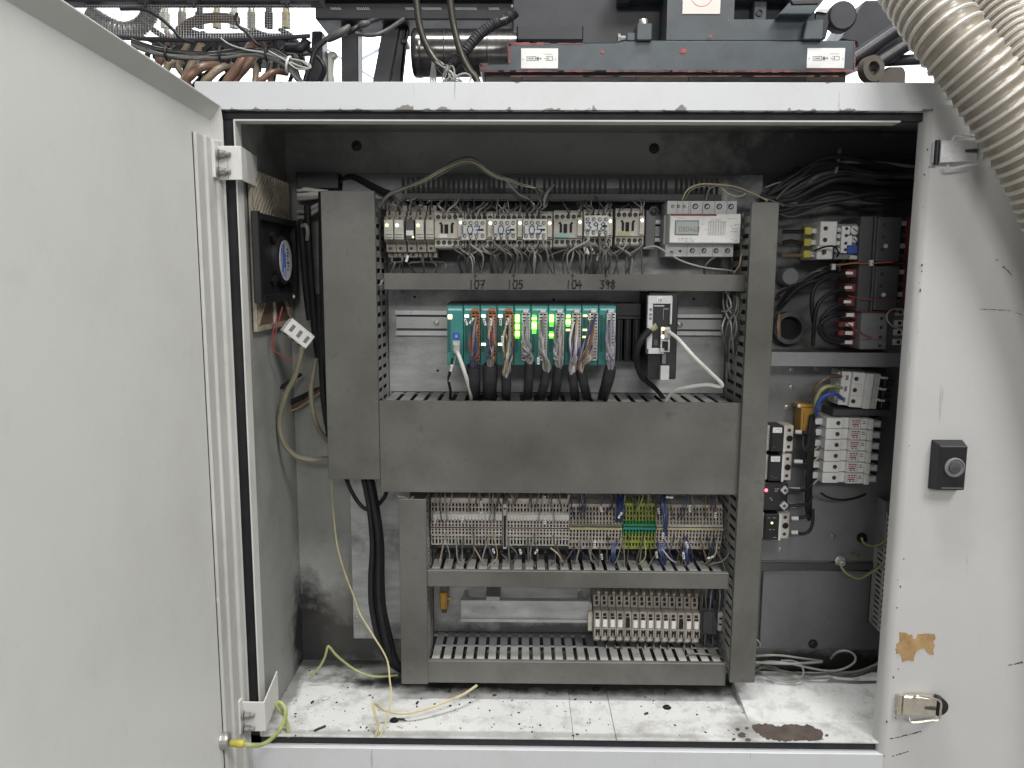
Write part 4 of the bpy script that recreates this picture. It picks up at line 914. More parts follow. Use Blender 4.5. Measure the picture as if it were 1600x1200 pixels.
# ------------------------------------------------------------------ fuse terminals
def fuse_terminal():
    d = Dev(928, 937, 940, 1008, .155, .2265)
    t = thing('fuse_terminal', '', 'fuse terminal', d.base, 'fuse terminals on the bottom rail')
    b = MB(); d.box(b, 0, .0, .92, .26, .020, .07); d.box(b, .55, -.07, .92, .0, .022, .07); d.box(b, .0, .26, .93, .62, .002, .07); d.box(b, .0, .62, .95, .80, 0, .07); d.box(b, .03, .80, .9, .92, .006, .07); d.box(b, .12, .92, .8, .99, .014, .07)
    b.build('body', 'rose2', t, bevel=.0006)
    b = MB(); d.box(b, .25, .02, .6, .10, .0194, .0202); d.box(b, .3, .13, .65, .2, .0194, .0202); b.build('entry', 'blackin', t)
    b = MB(); d.box(b, .2, .30, .62, .36, .0014, .0022); d.box(b, .2, .38, .7, .43, .0014, .0022); b.build('test_slot', 'blackin', t)
    b = MB(); d.box(b, .2, .43, .72, .59, -.0008, .0018); b.build('label', 'paper', t)
    b = MB(); d.box(b, .25, .64, .42, .78, -.0006, .0002); d.box(b, .6, .64, .8, .78, -.0006, .0002); d.box(b, .42, .66, .62, .72, -.0006, .0002); b.build('lever_slot', 'blackin', t)
    b = MB(); d.box(b, .22, .83, .66, .90, .0052, .0062); b.build('lower_label', 'cream', t)
    return t, d
ft, fd = fuse_terminal()
stepX = (P(1089, 970, .155)-P(934, 970, .155)).x/13; stepZ = (P(1089, 978, .155)-P(934, 974, .155)).z/13
ORD = ['first', 'second', 'third', 'fourth', 'fifth', 'sixth', 'seventh', 'eighth', 'ninth', 'tenth', 'eleventh', 'twelfth', 'thirteenth', 'fourteenth']
FT = []
for i in range(14):
    lab = 'taupe fuse terminal with white label, %s from the bare rail end' % ORD[i]
    if i == 4: lab = 'taupe fuse terminal without white label nearer the bare rail, fifth of the row'
    if i == 11: lab = 'taupe fuse terminal without white label near the far end, twelfth of the row'
    if i == 13: lab = 'taupe fuse terminal at the end of the row beside the dark end block'
    t = ft if i == 0 else copy_tree(ft)
    if i: t.location = ft.location+Vector((stepX*i, 0, stepZ*i))
    t['label'] = lab; FT.append(t)
    if i in (4, 11):
        for k in list(t.children):
            if k.name.startswith('label'): k.data = k.data.copy(); k.data.materials[0] = M['blackin']; k.scale = (1, 1, 1); k.name = 'empty_label_slot'
d = Dev(919, 957, 926, 986, .165, .2265)
b = MB(); d.box(b, 0, 0, 1, 1, 0, .05); d.box(b, .3, -.35, .9, 0, .012, .05); tag(b.build('end_bracket', 'beige', bevel=.0006), 'beige end bracket where the bare rail meets the fuse terminals', 'end bracket')
d = Dev(1095, 950, 1121, 992, .180, .2265)
b = MB(); d.box(b, 0, 0, 1, 1, 0, .045); d.box(b, .1, .1, .7, .9, -.004, 0); tag(b.build('end_block', 'dgrey', bevel=.001), 'dark block after the last fuse terminal', 'end block')
d = Dev(1122, 956, 1130, 986, .175, .2265)
b = MB(); d.box(b, 0, 0, 1, 1, 0, .05); q = tag(b.build('terminal', 'rose', bevel=.0008), 'lone taupe terminal between the dark block and the tall duct', 'terminal')
b = MB(); d.box(b, .2, .3, .8, .4, -.0004, .0004); d.box(b, .2, .6, .8, .7, -.0004, .0004); b.build('slot', 'blackin', q)
# amber sensor lamp in the lower compartment
d = Dev(687, 927, 698.5, 952.5, .19, .2285)
t = thing('amber_component', 'small amber block with a side pin, below the terminal strips by the short duct', 'component', d.base)
b = MB(); d.box(b, 0, 0, 1, 1, 0, .036); b.build('body', 'amber', t, bevel=.0012)
b = MB(); d.box(b, .1, .06, .14, .94, -.0005, 0); d.box(b, .82, .06, .86, .94, -.0005, 0); b.build('edge_line', 'ink', t)
MB().cyl(d.p(1, .45, .01), d.p(1.55, .47, .01), .0022, 8).cyl(d.p(1.2, .45, .01), d.p(1.3, .45, .01), .0042, 8).build('side_pin', 'amber', t, smooth=True)
b = MB(); d.box(b, .05, -.4, 1.1, -.02, .004, .036); b.build('cap', 'wdark', t, bevel=.001)
b = MB(); d.box(b, .2, 1.02, .85, 1.35, .008, .03); b.build('foot', 'dgrey', t, bevel=.001)
# ================================================================== loose wiring
ri = random.Random(11)
def jit(a): return ri.uniform(-a, a)
GR = 'grey control wires of the contactor row'
greys = ['wgrey','wgrey','wdark','wdark','wgrey','wdark','wdark','wdark','wlight']
zduct_top = P(800, 302, .17).z
for k in range(84):                       # up from the contactor terminals into the sooty duct
    p, sc = ri.choice(TOPT); c = ri.choice(greys)
    q = Vector((p.x+jit(.02), .19+jit(.02), P(800, 312, .17).z+jit(.006)))
    pp_ = [p, p+Vector((jit(.002), -.010-abs(jit(.006)), .009)), (p*.4+q*.6)+Vector((jit(.006), -.022+jit(.010), .002)), q+Vector((jit(.006), .008, .006))]
    if k > 20: loose(pp_, ri.choice((.0010,.0012,.0014)), c, True); continue
    wire(pp_, ri.choice((.0010,.0012,.0014)), c,
         {'wgrey':'dusty grey','wdark':'sooty dark','wlight':'pale'}[c]+' wire rising from the '+sc, GR, raw=True)
z107 = d107.location.z+P(800, 428, .125).z-P(800, 454, .125).z
for k in range(78):                       # down from the contactors into the numbered duct
    p, sc = ri.choice(BOTT); c = ri.choice(greys)
    dx = jit(.024); q = Vector((p.x+dx, .165+jit(.025), z107+.004))
    bul = ri.uniform(.01, .042)
    pp_ = [p, p+Vector((jit(.001), -.009, -.011)), (p*.5+q*.5)+Vector((jit(.010)+dx*.5, -bul*.6, -.002)), q+Vector((jit(.004), .002, -.010))]
    if k > 24: loose(pp_, ri.choice((.0011,.0014,.0018)), c, True); continue
    wire(pp_, ri.choice((.0010,.0013,.0015)), c,
         {'wgrey':'dusty grey','wdark':'sooty dark','wlight':'pale'}[c]+' wire hanging below the '+sc, GR, raw=True)
arc = [(592,324),(608,304),(636,292),(664,280),(692,264),(711,253),(730,249),(745,252),(760,265),(779,276),(797,281),(814,288)]
for k, (m, o) in enumerate((('wgrey',0),('wsand',3),('wdark',-3),('wgrey',6),('wbrown',1.5))):
    a = [(x+jit(1), y+o*.8*math.sin(math.pi*i/11)+o*.3+jit(.7), .155+.004*k) for i, (x, y) in enumerate(arc)]
    a += [(833+4*k, 292+k*2, .16), (841, 304+k*2-8*(k==1), .17)]
    wire(a, .0013, m, ('grey','sandy','sooty','lower grey','brown')[k]+' wire in the arch looping over the sooty duct from the tall duct', 'wires arching above the contactor row')
wire([(790,280,.15),(799,292,.148),(812,304,.148),(828,312,.148),(835,321,.15)], .0014, 'wgrey', 'grey wire dropping from the arch to a white marked end above the 105 contactor', 'wires arching above the contactor row')
p = P(835, 322, .147); MBm = MB().cyl(p+Vector((-.003,0,.004)), p+Vector((.003,0,-.005)), .0022, 8).build('wire_marker', 'paper', smooth=True); tag(MBm, 'white marker on the grey wire above the 105 contactor', 'wire marker')
for k, (px, py, a) in enumerate(((636,404,.3),(918,393,-.4),(926,392,-.5),(934,402,.1),(914,391,-.2))):
    p = P(px, py, .145); u = Vector((math.sin(a), 0, math.cos(a))); o = MB().cyl(p-u*.0055, p+u*.0055, .0021, 8).build('wire_marker', 'paper', smooth=True)
    tag(o, ('white wire marker below the slim relays','white wire marker hanging under the 398 contactor, second of four','white wire marker hanging under the 398 contactor, third of four','white wire marker hanging lowest under the 398 contactor','white wire marker hanging under the 398 contactor, first of four')[k], 'wire marker', 'white wire markers below the contactor row')
wire([(850,322,.14),(852,308,.135),(858,297,.14),(865,289,.155)], .0024, 'wgrey', 'thick grey wire curving up from the 105 contactor to the duct', GR)
for pts, r, m, lab in (
  ([(1066,312,.16),(1075,296,.15),(1094,288,.15),(1120,288,.155),(1150,292,.16),(1176,302,.165),(1199,313,.17)], .0013, 'wsand', 'sandy wire arching from the meter top toward the tall duct'),
  ([(1070,313,.165),(1080,297,.155),(1097,291,.155),(1124,291,.16),(1155,299,.165),(1185,309,.17)], .0013, 'wgrey', 'grey wire arching from the meter top just below the sandy one'),
  ([(1103,313,.16),(1107,298,.155),(1116,291,.155),(1131,291,.16)], .0012, 'wgrey', 'short grey hook of wire over the middle of the meter'),
  ([(1127,293,.16),(1139,303,.158),(1154,307,.16),(1165,303,.165)], .0013, 'wsand', 'sandy wire sagging over the meter corner'),
  ([(1005,388,.14),(1024,385,.135),(1043,395,.135),(1066,408,.14),(1101,418,.15),(1143,423,.16),(1150,429,.17)], .0014, 'wlight', 'pale wire running under the meter to the tall duct'),
  ([(1101,428,.16),(1101,418,.155),(1108,408,.155),(1117,402,.16)], .0020, 'wdark', 'dark wire bent below the meter'),
  ([(1163,386,.16),(1158,400,.15),(1155,415,.15),(1146,427,.155)], .0013, 'wsand', 'sandy wire falling beside the meter into the numbered duct'),
  ([(1166,386,.16),(1162,402,.152),(1158,416,.152),(1151,427,.157)], .0013, 'wbrown', 'brown wire falling beside the meter into the numbered duct'),
  ([(594,445,.13),(598,438,.13),(604,433,.14)], .0018, 'wlight', 'pale wire end poking out behind the tall duct beside the numbered one')):
    wire(pts, r, m, lab)
# between controller and tall right duct
for k in range(17):
    x = 1130+ri.uniform(0, 32); c = ri.choice(('wgrey','wdark','wlight','wdark','wgrey')); x2 = 1136+ri.uniform(-2, 26)
    wire([(x, 452, .17+jit(.02)), (x+jit(6), 480, .16+jit(.02)), ((x+x2)/2+jit(9), 510, .15+jit(.025)), (x2+jit(4), 540, .16+jit(.02)), (x2+jit(3), 566, .175), (x2, 590, .19)], .0014, c,
         {'wgrey':'dusty grey wire running down beside the tall right-hand duct','wlight':'pale wire running down beside the tall right-hand duct','wdark':'sooty wire running down beside the tall right-hand duct'}[c].replace('right-hand', 'narrow'), 'wires between the controller and the tall narrow duct')
wire([(1134,456,.15),(1141,470,.14),(1142,480,.14),(1134,487,.15),(1128,486,.16)], .0014, 'wlight', 'pale hook of wire by the rail end beside the tall narrow duct')
# terminal strips
def palette(kind):
    return {'dull':['wgrey','wdark','wdark','wdark','wgrey','wtan'],'blue':['wgrey','wdark','wblue','wdark','wnavy'],'earth':['wyg','wolive','wolive','wdark'],'mix':['wbrown','wgrey','wnavy','wdark','wblue','wdark']}[kind]
TL = {'dull':'dull thin wire at the taupe marked strips','blue':'thin wire at the taupe strip with the cream bar','earth':'yellow and green earth wire at the green strip','mix':'thin wire at the strip nearest the tall duct'}
TG = 'thin wires of the terminal strips'
WN = dict(wgrey='grey', wdark='sooty', wtan='tan', wbrown='brown', wblue='blue', wnavy='navy', wyg='yellow and green', wolive='olive', wlilac='lilac')
zbig = P(800, 771, .12).z
for k in range(76):
    p, kind, sc = ri.choice(TTOP)
    if kind == 'earth' and ri.random() < .3: continue
    p = Vector(p); q = Vector((p.x+jit(.013), .175+jit(.02), zbig+.01))
    pp_ = [p, p+Vector((jit(.002), -.011, .006)), (p*.4+q*.6)+Vector((jit(.008), -.012+jit(.006), 0)), q]; c = ri.choice(palette(kind))
    if k > 16: loose(pp_, ri.choice((.0009,.0011,.0012)), c, True); continue
    wire(pp_, .0011, c, WN[c]+' thin wire rising from the '+sc, TG, raw=True, seg=5, n=5)
zmid = P(800, 893, .13).z
for k in range(56):
    p, kind, sc = ri.choice(TBOT); p = Vector(p)
    q = Vector((p.x+jit(.018), .16+jit(.02), zmid-.012))
    pp_ = [p, p+Vector((jit(.002), -.012, -.006)), (p*.5+q*.5)+Vector((jit(.012), -.014+jit(.008), -.004)), q+Vector((0, -.002, .012)), q]; c = ri.choice(palette(kind))
    if k > 20: loose(pp_, ri.choice((.0009,.0011,.0013)), c, True); continue
    wire(pp_, .0012, c, WN[c]+' thin wire falling from the '+sc, TG, raw=True, seg=5, n=5)
for k in range(12):                       # the blue bundles
    x = 970+jit(4.5)
    loose([(x, 770, .17), (x-1+jit(2), 785, .150+jit(.006)), (x+jit(3), 800, .146), (966+jit(5), 815, .160)], .0012, ri.choice(('wblue','wnavy','wblue')))
for k in range(10):
    x = 1039+jit(4.5)
    loose([(x+jit(3), 770, .16), (x+jit(2), 790, .148+jit(.004)), (1040+jit(3), 815, .145+jit(.004)), (1039+jit(3), 838, .152)], .0012, ri.choice(('wblue','wnavy')))
for (xa, xb) in ((960,957),(1033,1036),(1072,1074)):
    for k in range(7):
        loose([(xa+jit(8), 848, .158), (xa+jit(5), 862, .148), (xb+jit(4), 874, .150), (xb+jit(3), 893, .165)], .0012, ri.choice(('wblue','wnavy','wblue')))
for k, (px, py, a, w) in enumerate(((679,812,.05,1),(722,811,0,1),(752,787,.05,1),(752,804,0,1),(851,779,0,1),(851,814,0,1),(939,795,.2,1),(969,805,-.5,1.2),(1029,798,.1,1),(1036,837,0,1),(1078,794,0,1.2),(1118,805,0,1),(1026,867,.15,1.1),(1068,868,.15,1.2),(1073,851,.3,1.1),(929,850,0,1.2),(940,870,.1,1),(771,861,.3,.8),(813,862,.2,.9),(838,862,-.5,.9),(1110,871,-1.2,1.1),(1046,777,1.5,1.2))):
    p = P(px, py, .144); u = Vector((math.sin(-a), 0, math.cos(a)))*w
    o = MB().cyl(p-u*.0048, p+u*.0048, .0020, 8).build('wire_marker', 'paper' if k % 4 else 'cream', smooth=True)
    b = MB(); b.box(p.x-.0008, p.x+.0008, p.y-.0024, p.y-.0018, p.z-.003, p.z-.001).box(p.x-.0008, p.x+.0008, p.y-.0024, p.y-.0018, p.z+.001, p.z+.003); b.build('print', 'ink', o)
    tag(o, 'white marker sleeve on a thin wire %s the terminal strips' % ('above' if py < 815 else 'hanging below' if py > 845 else 'across'), 'wire marker', 'white wire markers at the terminal strips')
for pts, r, m, lab in (([(860,856,.15),(872,866,.145),(880,880,.15),(887,893,.165)], .0014, 'wtan', 'tan wire crossing down to the slim duct under the second marked strip'),
  ([(1035,858,.15),(1044,870,.143),(1052,877,.145),(1060,880,.16)], .0015, 'wlight', 'pale wire bending down below the green strip'),
  ([(795,852,.15),(806,862,.144),(807,872,.144),(797,876,.15),(784,866,.16)], .0013, 'wdark', 'dark loop of wire below the end bracket'),
  ([(1141,850,.16),(1138,866,.15),(1128,877,.146),(1112,881,.15),(1100,889,.16)], .0016, 'wgrey', 'grey wire looping below the last terminal strip to the tall duct'),
  ([(1120,850,.15),(1118,865,.145),(1110,874,.145),(1098,884,.16)], .0013, 'wtan', 'tan wire falling from the last terminal strip into the slim duct'),
  ([(890,772,.15),(886,785,.148),(880,800,.148)], .0014, 'wlight', 'pale upright wire above the second marked strip')): wire(pts, r, m, lab)
# fuse terminals
for i in range(14):
    f = FT[i].location; o = Vector((f.x+jit(.002), .172, P(930+12*i, 934, .172).z))
    q = Vector((o.x+jit(.006), .16+jit(.015), P(800, 917, .15).z))
    wire([o, o+Vector((jit(.001), -.008, .005)), (o+q)/2+Vector((jit(.004), -.010, .002)), q, q+Vector((0, .01, .012))], .0015, ri.choice(('wgrey','wgrey','wdark')), 'grey wire dropping into the top of fuse terminal %s of the row' % ORD[i], 'wires into the fuse terminals')
for i in (1, 2, 3, 5, 6, 7, 8, 9, 11, 12):
    x = 936+12.1*i; L = ri.uniform(12, 22); dx = jit(5)
    wire([(x, 1006, .175), (x+dx*.3, 1012, .168), (x+dx, 1008+L, .17), (x+dx+jit(3), 1014+L*1.2, .185), (x+dx, 1040+L*.3, .20)], .0015, ri.choice(('wgrey','wdark')), 'grey wire hanging below fuse terminal %s into the bottom duct' % ORD[i], 'wires below the fuse terminals')
wire([(1068,1028,.15),(1080,1022,.145),(1098,1022,.145),(1120,1024,.15),(1132,1030,.16)], .0016, 'wgrey', 'grey wire lying bowed over the pale fingers at the end of the bottom duct')
for k in range(9):
    x = 1093+k*5.2+jit(2); loose([(x, 916, .17), (x+jit(4), 935, .165+jit(.02)), (x+jit(7), 965, .185+jit(.01)), (x+jit(8), 1000, .19), (x+jit(5), 1030, .2)], .0014, ri.choice(('wdark','wdark','wgrey','wnavy')))

# ================================================================== left bay
xw = XL+.0005
fanp = PX(418, 395, xw)
fan = thing('fan_filter', 'beige louvred filter fan on the cabinet side wall, black fan with blue label', 'fan', Vector((xw, .14, PX(440, 512, xw).z)))
zft, zfb = PX(400, 268, xw).z, PX(400, 518, xw).z
yf0, yf1 = .045, .237
b = MB().box(xw, xw+.006, yf0, yf0+.008, zfb, zft).box(xw, xw+.006, yf1-.008, yf1, zfb, zft).box(xw, xw+.006, yf0+.008, yf1-.008, zft-.008, zft).box(xw, xw+.006, yf0+.008, yf1-.008, zfb, zfb+.008)
MB().box(xw, xw+.001, yf0+.004, yf1-.004, zfb+.004, zft-.004).build('louvre_back', 'wbrown', fan)  # dark brown back plate behind the slats
b.build('louvre_frame', 'louvre', fan, bevel=.0008)
ym = (yf0+yf1)/2
sl = None
for half, y0, y1, sg in ((0, yf0+.008, ym-.002, -1), (1, ym+.002, yf1-.008, 1)):
    for k in range(22):
        z = zfb+.010+k*.0135; dz = (y1-y0)*1.0
        za, zb2 = (z, z+dz) if half == 0 else (z+dz, z)
        ya, yb2 = y0, y1
        # clip the slanted slat to the frame
        pts = []
        for s_ in (0, 1):
            yv, zv = (ya, za) if s_ == 0 else (yb2, zb2)
            lim = zft-.009
            if zv > lim:
                oy, oz = (yb2, zb2) if s_ == 0 else (ya, za)
                if oz >= lim: pts = None; break
                f = (zv-lim)/(zv-oz); yv += (oy-yv)*f; zv = lim
            pts.append((yv, zv))
        if not pts: continue
        (ya, za), (yb2, zb2) = pts
        b = MB().slab((xw+.0012, ya, za), (xw+.0012, yb2, zb2), (xw+.0012, yb2, zb2+.0075), (xw+.0012, ya, za+.0075), (.0060, 0, 0))
        b.build('slat', 'louvre', fan)
MB().box(xw+.001, xw+.005, ym-.002, ym+.002, zfb+.008, zft-.008).build('centre_bar', 'beige', fan)
zh0, zh1 = PX(430, 336, XL+.018).z, PX(430, 472, XL+.018).z
b = MB()
hx = XL+.0080
b.box(hx, hx+.010, .034, .046, zh1, zh0).box(hx, hx+.010, .222, .234, zh1, zh0).box(hx, hx+.010, .046, .222, zh0-.012, zh0-.002).box(hx, hx+.010, .046, .222, zh1, zh1+.012).box(hx-.001, hx+.001, .034, .234, zh1, zh0)
hs = b.build('fan_housing', 'black', fan, bevel=.001)
hc = PX(445, 407, XL+.0185)
MB().lathe(Vector((hx+.0012, hc.y, hc.z)), (1,0,0), [(0,.040),(.008,.040),(.0105,.037)], 24).build('hub', 'black', fan, smooth=True)
lb = MB().lathe(Vector((hx+.0118, hc.y, hc.z)), (1,0,0), [(0,.033),(.0006,.033)], 28).build('hub_label', 'lgrey', fan)
b = MB()
for k, (dy, z0_, z1_) in enumerate(((-.022,-.018,.020),(-.015,-.026,.026),(-.009,-.012,.028),(-.003,-.028,.012))): b.box(hx+.0124, hx+.0128, hc.y+dy-.0022, hc.y+dy+.0016, hc.z+z0_, hc.z+z1_)
b.build('blue_bar', 'blue', lb)
b = MB()
for k in range(7): b.box(hx+.0124, hx+.0128, hc.y+.006+.002*(k % 2), hc.y+.011+.002*(k % 3), hc.z-.016+k*.0055, hc.z-.013+k*.0055)
b.build('print', 'ink', lb)
for a in (.6, 2.2, 3.8, 5.4):
    b = MB().slab((hx+.002, hc.y+math.cos(a)*.038, hc.z+math.sin(a)*.038), (hx+.002, hc.y+math.cos(a)*.066, hc.z+math.sin(a)*.055), (hx+.002, hc.y+math.cos(a+.2)*.066, hc.z+math.sin(a+.2)*.055), (hx+.002, hc.y+math.cos(a+.25)*.038, hc.z+math.sin(a+.25)*.038), (.005, 0, 0)); b.build('strut', 'black', fan)
screw(MB(), Vector((hx+.010, .20, zh1+.006)), .003, (1,0,0)).build('screw', 'chrome', fan, smooth=True)
# connector block hanging on its cable
cb = thing('connector_block', 'white three way connector block hanging askew in front of the lower fan louvre', 'connector', P(465, 522, .13))
q = Matrix.Rotation(.62, 3, 'Y') @ Matrix.Rotation(-.35, 3, 'X') @ Matrix.Rotation(.5, 3, 'Z')
o0 = P(465, 521, .13)
def rb(mb, x0, x1, y0, y1, z0, z1):
    n0 = len(mb.v); mb.box(x0, x1, y0, y1, z0, z1)
    for i in range(n0, len(mb.v)): mb.v[i] = o0+q@mb.v[i]
    return mb
rb(MB(), -.024, .024, -.009, .009, -.013, .013).build('body', 'white', cb, bevel=.0012)
for k in (-1, 0, 1):
    rb(MB(), k*.015-.004, k*.015+.004, -.006, .004, -.0135, -.0128).build('opening', 'blackin', cb)
    rb(MB(), k*.015-.003, k*.015+.003, -.0096, -.0089, -.006, .006).build('screw_well', 'mgrey', cb)
    rb(MB(), k*.015-.003, k*.015+.003, -.004, .003, .0128, .0134).build('top_well', 'mgrey', cb)
CB = 'cables beside the tall wide duct'
for pts, r, m, lab in (
  ([(388,461,.10),(394,457,.095),(401,460,.095),(405,470,.10),(404,476,.11)], .0016, 'wwhite', 'thin white wire curling at the fan edge'),
  ([(472,541,.13),(468,562,.13),(460,590,.13),(447,616,.135),(437,655,.14),(442,689,.14),(461,712,.145),(487,718,.15),(516,716,.16)], .0046, 'wolive', 'thick olive cable looping from the white connector block to the tall duct'),
  ([(494,560,.16),(490,580,.155),(486,610,.15),(489,644,.15),(499,672,.155),(516,693,.165)], .0042, 'wolive', 'second olive cable curving into the tall duct, nearer it'),
  ([(497,460,.20),(500,520,.19),(503,590,.18),(507,640,.175),(517,692,.18)], .0048, 'wblack', 'black cable falling beside the tall duct from the fan'),
  ([(502,300,.21),(503,400,.20),(505,520,.19),(507,610,.185),(514,680,.19)], .0055, 'wblack', 'black cable hugging the tall duct edge all the way down'),
  ([(480,322,.215),(482,380,.21),(486,440,.21),(492,520,.205),(498,560,.20)], .006, 'wblack', 'thick black cable between the fan and the tall duct'),
  ([(470,345,.22),(474,400,.215),(478,450,.215),(484,500,.21)], .006, 'wblack', 'thick black cable closest to the fan'),
  ([(472,353,.20),(478,352,.195),(481,362,.195),(480,375,.20)], .0035, 'wgrey', 'grey cable end curling out beside the fan'),
  ([(433,494,.11),(426,522,.105),(425,542,.105),(436,553,.11),(457,563,.125)], .0012, 'wred', 'thin pinkish wire hanging below the lower fan louvre'),
  ([(441,480,.12),(436,500,.115),(428,528,.11),(427,540,.11)], .0010, 'wred', 'thin red wire behind the pinkish one by the louvre'),
  ([(449,480,.12),(452,492,.125),(460,500,.13)], .0022, 'wbrown', 'brown wire above the white connector block'),
  ([(401,614,.14),(420,612,.15),(440,604,.18),(470,585,.22)], .0034, 'wblack', 'black cable sagging across the side wall below the fan'),
  ([(440,645,.235),(460,640,.23),(480,628,.225),(507,608,.22)], .0020, 'wtan', 'tan wire slanting behind the olive cables'),
  ([(442,640,.235),(462,634,.23),(484,620,.225),(507,603,.22)], .0026, 'wbrown', 'brown wire slanting behind the olive cables'),
  ([(440,634,.235),(465,624,.232),(490,612,.228),(507,606,.225)], .0050, 'wblack', 'black cable slanting behind the olive cables'),
  ([(540,745,.17),(548,765,.165),(560,785,.163),(574,796,.163),(590,789,.165),(601,776,.17),(604,768,.175)], .0036, 'wblack', 'black cable hanging in a loop under the tall wide duct')):
    wire(pts, r, m, lab, CB, name='cable' if r > .003 else 'wire', seg=8)
for k, (y0, y1) in enumerate(((297,299),(305,302),(311,305),(331,312),(340,318))):
    wire([(466, y0, .235), (478, y0-1, .225), (494, (y0+y1)/2, .215), (512, y1+1, .205)], .0036, 'wwhite' if k < 2 else 'wlight', 'cable stub entering the head of the tall duct, %s from its top' % ORD[k], CB, name='cable', seg=8)
b = MB().box(P(467, 285, .24).x, P(532, 285, .24).x, .225, .2495, P(500, 296, .24).z, P(500, 271, .24).z)  # plain black box filling the dark recess above the tall duct
tag(b.build('recess_box', 'black', bevel=.001), 'black box on the back wall above the tall wide duct', 'box')
wire([(532,284,.235),(548,276,.23),(570,285,.225),(596,298,.21),(612,304,.2)], .0055, 'wblack', 'black cable from the black box to the sooty duct', name='cable', seg=8)
for k, (dx, r) in enumerate(((0,.0066),(6,.0060),(-5,.0050),(3,.0050))):
    wire([(572+dx, 742, .17-.006*k), (578+dx, 770, .166-.006*k), (583+dx, 800, .164-.006*k), (588+dx*1.2, 850, .164-.005*k), (587+dx*1.5, 905, .164-.005*k), (589+dx*1.6, 950, .164-.005*k), (600+dx*1.6, 1000, .166-.004*k), (614+dx, 1035, .175), (640+dx, 1052, .2)], r, 'wblack',
         'thick black cable in the bundle falling from the tall wide duct, %s of four' % ORD[k], 'black cables falling to the floor pan', name='cable', seg=9)
yw = 'loose yellowish wires at the floor pan'
wire([(518,748,.19),(520,787,.19),(526,847,.19),(537,890,.18),(552,930,.165),(563,960,.15),(583,993,.125),(604,1029,.10),(609,1062,.08),(611,1091,.055),(604,1124,.028),(594,1150,.008)], .0016, 'wsand', 'long thin sandy wire trailing from the tall duct to the front lip', yw)
wire([(483,1054,.155),(489,1052,.153),(498,1044,.152),(507,1028,.152),(512,1011,.153),(516,1012,.155),(528,1026,.16),(556,1047,.165),(585,1057,.165),(622,1055,.17)], .0022, 'wyg', 'bent yellow and green wire standing up near the sooty corner', yw)
wire([(586,1152,.006),(591,1133,.012),(585,1113,.022),(583,1100,.030),(588,1101,.034),(600,1110,.042),(628,1115,.046),(651,1112,.05),(680,1103,.062),(720,1087,.085),(745,1071,.11)], .0024, 'wsand', 'bent sandy wire lying across the floor pan to the bottom duct', yw)
wire([(646,776,.13),(640,781,.125),(632,777,.125),(622,775,.13)], .0022, 'wlight', 'pale wire end between the broad duct and the short duct')

# ================================================================== right bay devices
def boxes(d, mb, L):
    for (u0, v0, u1, v1, a, b_) in L: d.box(mb, u0, v0, u1, v1, a, b_)
    return mb
t = None
d = Dev(1280, 346, 1354, 405, .165, .2495); X = lambda px: (px-1280)/74; V = lambda py: (py-346)/59
t = thing('motor_starter', 'white and grey motor starter with three yellow terminals and a blue button', 'motor starter', d.base)
boxes(d, MB(), [(X(1309),V(349),X(1354),1,.012,.08)]).build('grey_body', 'mgrey', t, bevel=.001)
boxes(d, MB(), [(X(1281),0,X(1307),V(384),0,.08),(X(1279),V(384),X(1304),1,.004,.08)]).build('white_block', 'white', t, bevel=.001)
boxes(d, MB(), [(X(1315),V(353),X(1325),V(395),.002,.012),(X(1325),V(353),X(1328),V(366),.002,.012),(X(1325),V(368),X(1332),V(383),.002,.012),(X(1300),V(353),X(1304),V(371),-.0008,0)]).build('terminal_cover', 'white', t, bevel=.0006)
for py in (357, 375, 394): hole_mb(d.p(X(1289), V(py), -.0002), .0036).build('terminal', HM, t)
for py in (357, 368, 380, 390): hole_mb(d.p(X(1322.5), V(py), .0018), .0026).build('terminal', HM, t)
for py in (356, 366, 377, 388): boxes(d, MB(), [(X(1307.5),V(py),X(1313),V(py)+.1,.0,.012)]).build('link', 'lgrey', t)
for px, py, r in ((1338,359,.0075),(1338,374,.0052)):
    p = d.p(X(px), V(py), .012); o = MB().lathe(p, (0,-1,0), [(0,r),(.004,r),(.005,r*.8)], 16).build('dial', 'lgrey', t, smooth=True); MB().box(p.x-r*.7, p.x+r*.7, p.y-.0056, p.y-.005, p.z-.0008, p.z+.0008, rot=(.6, 'Y')).build('dial_slot', 'dgrey', o)
boxes(d, MB(), [(X(1327),V(383),X(1348),V(396),.006,.012)]).build('blue_button', 'blue', t, bevel=.0008)
MB().lathe(d.p(X(1345), V(389), .006), (0,-1,0), [(0,.0022),(.001,.002)], 10).build('pin', 'lgrey', t)
boxes(d, MB(), [(X(1331),V(399),X(1352),V(405),.004,.012),(X(1346),V(394),X(1352),V(399),.004,.012)]).build('reset_lever', 'beige', t, bevel=.0005)
for py in (354, 372, 391):
    boxes(d, MB(), [(X(1261),V(py),X(1272.5),V(py+12),.012,.03)]).build('terminal_cap', 'yellow', t, bevel=.0015)
    boxes(d, MB(), [(X(1272.5),V(py+2),X(1281),V(py+10),.016,.028)]).build('stub', 'lgrey', t, bevel=.0006)
for k, py in enumerate((360, 378, 397)):
    wire([(1262, py, .185), (1250, py+2, .18), (1236, py+2-3*(k==1), .185), (1222, py+2, .19)], .0034, 'wblack' if k < 2 else 'wbrown', 'dark lead into the yellow terminal, %s from the top' % ORD[k], 'leads at the motor starter', name='cable')
wire([(1272,392,.165),(1288,386,.152),(1303,385,.152),(1310,394,.155),(1308,401,.165)], .0016, 'wblack', 'thin black wire looping over the white motor starter block')
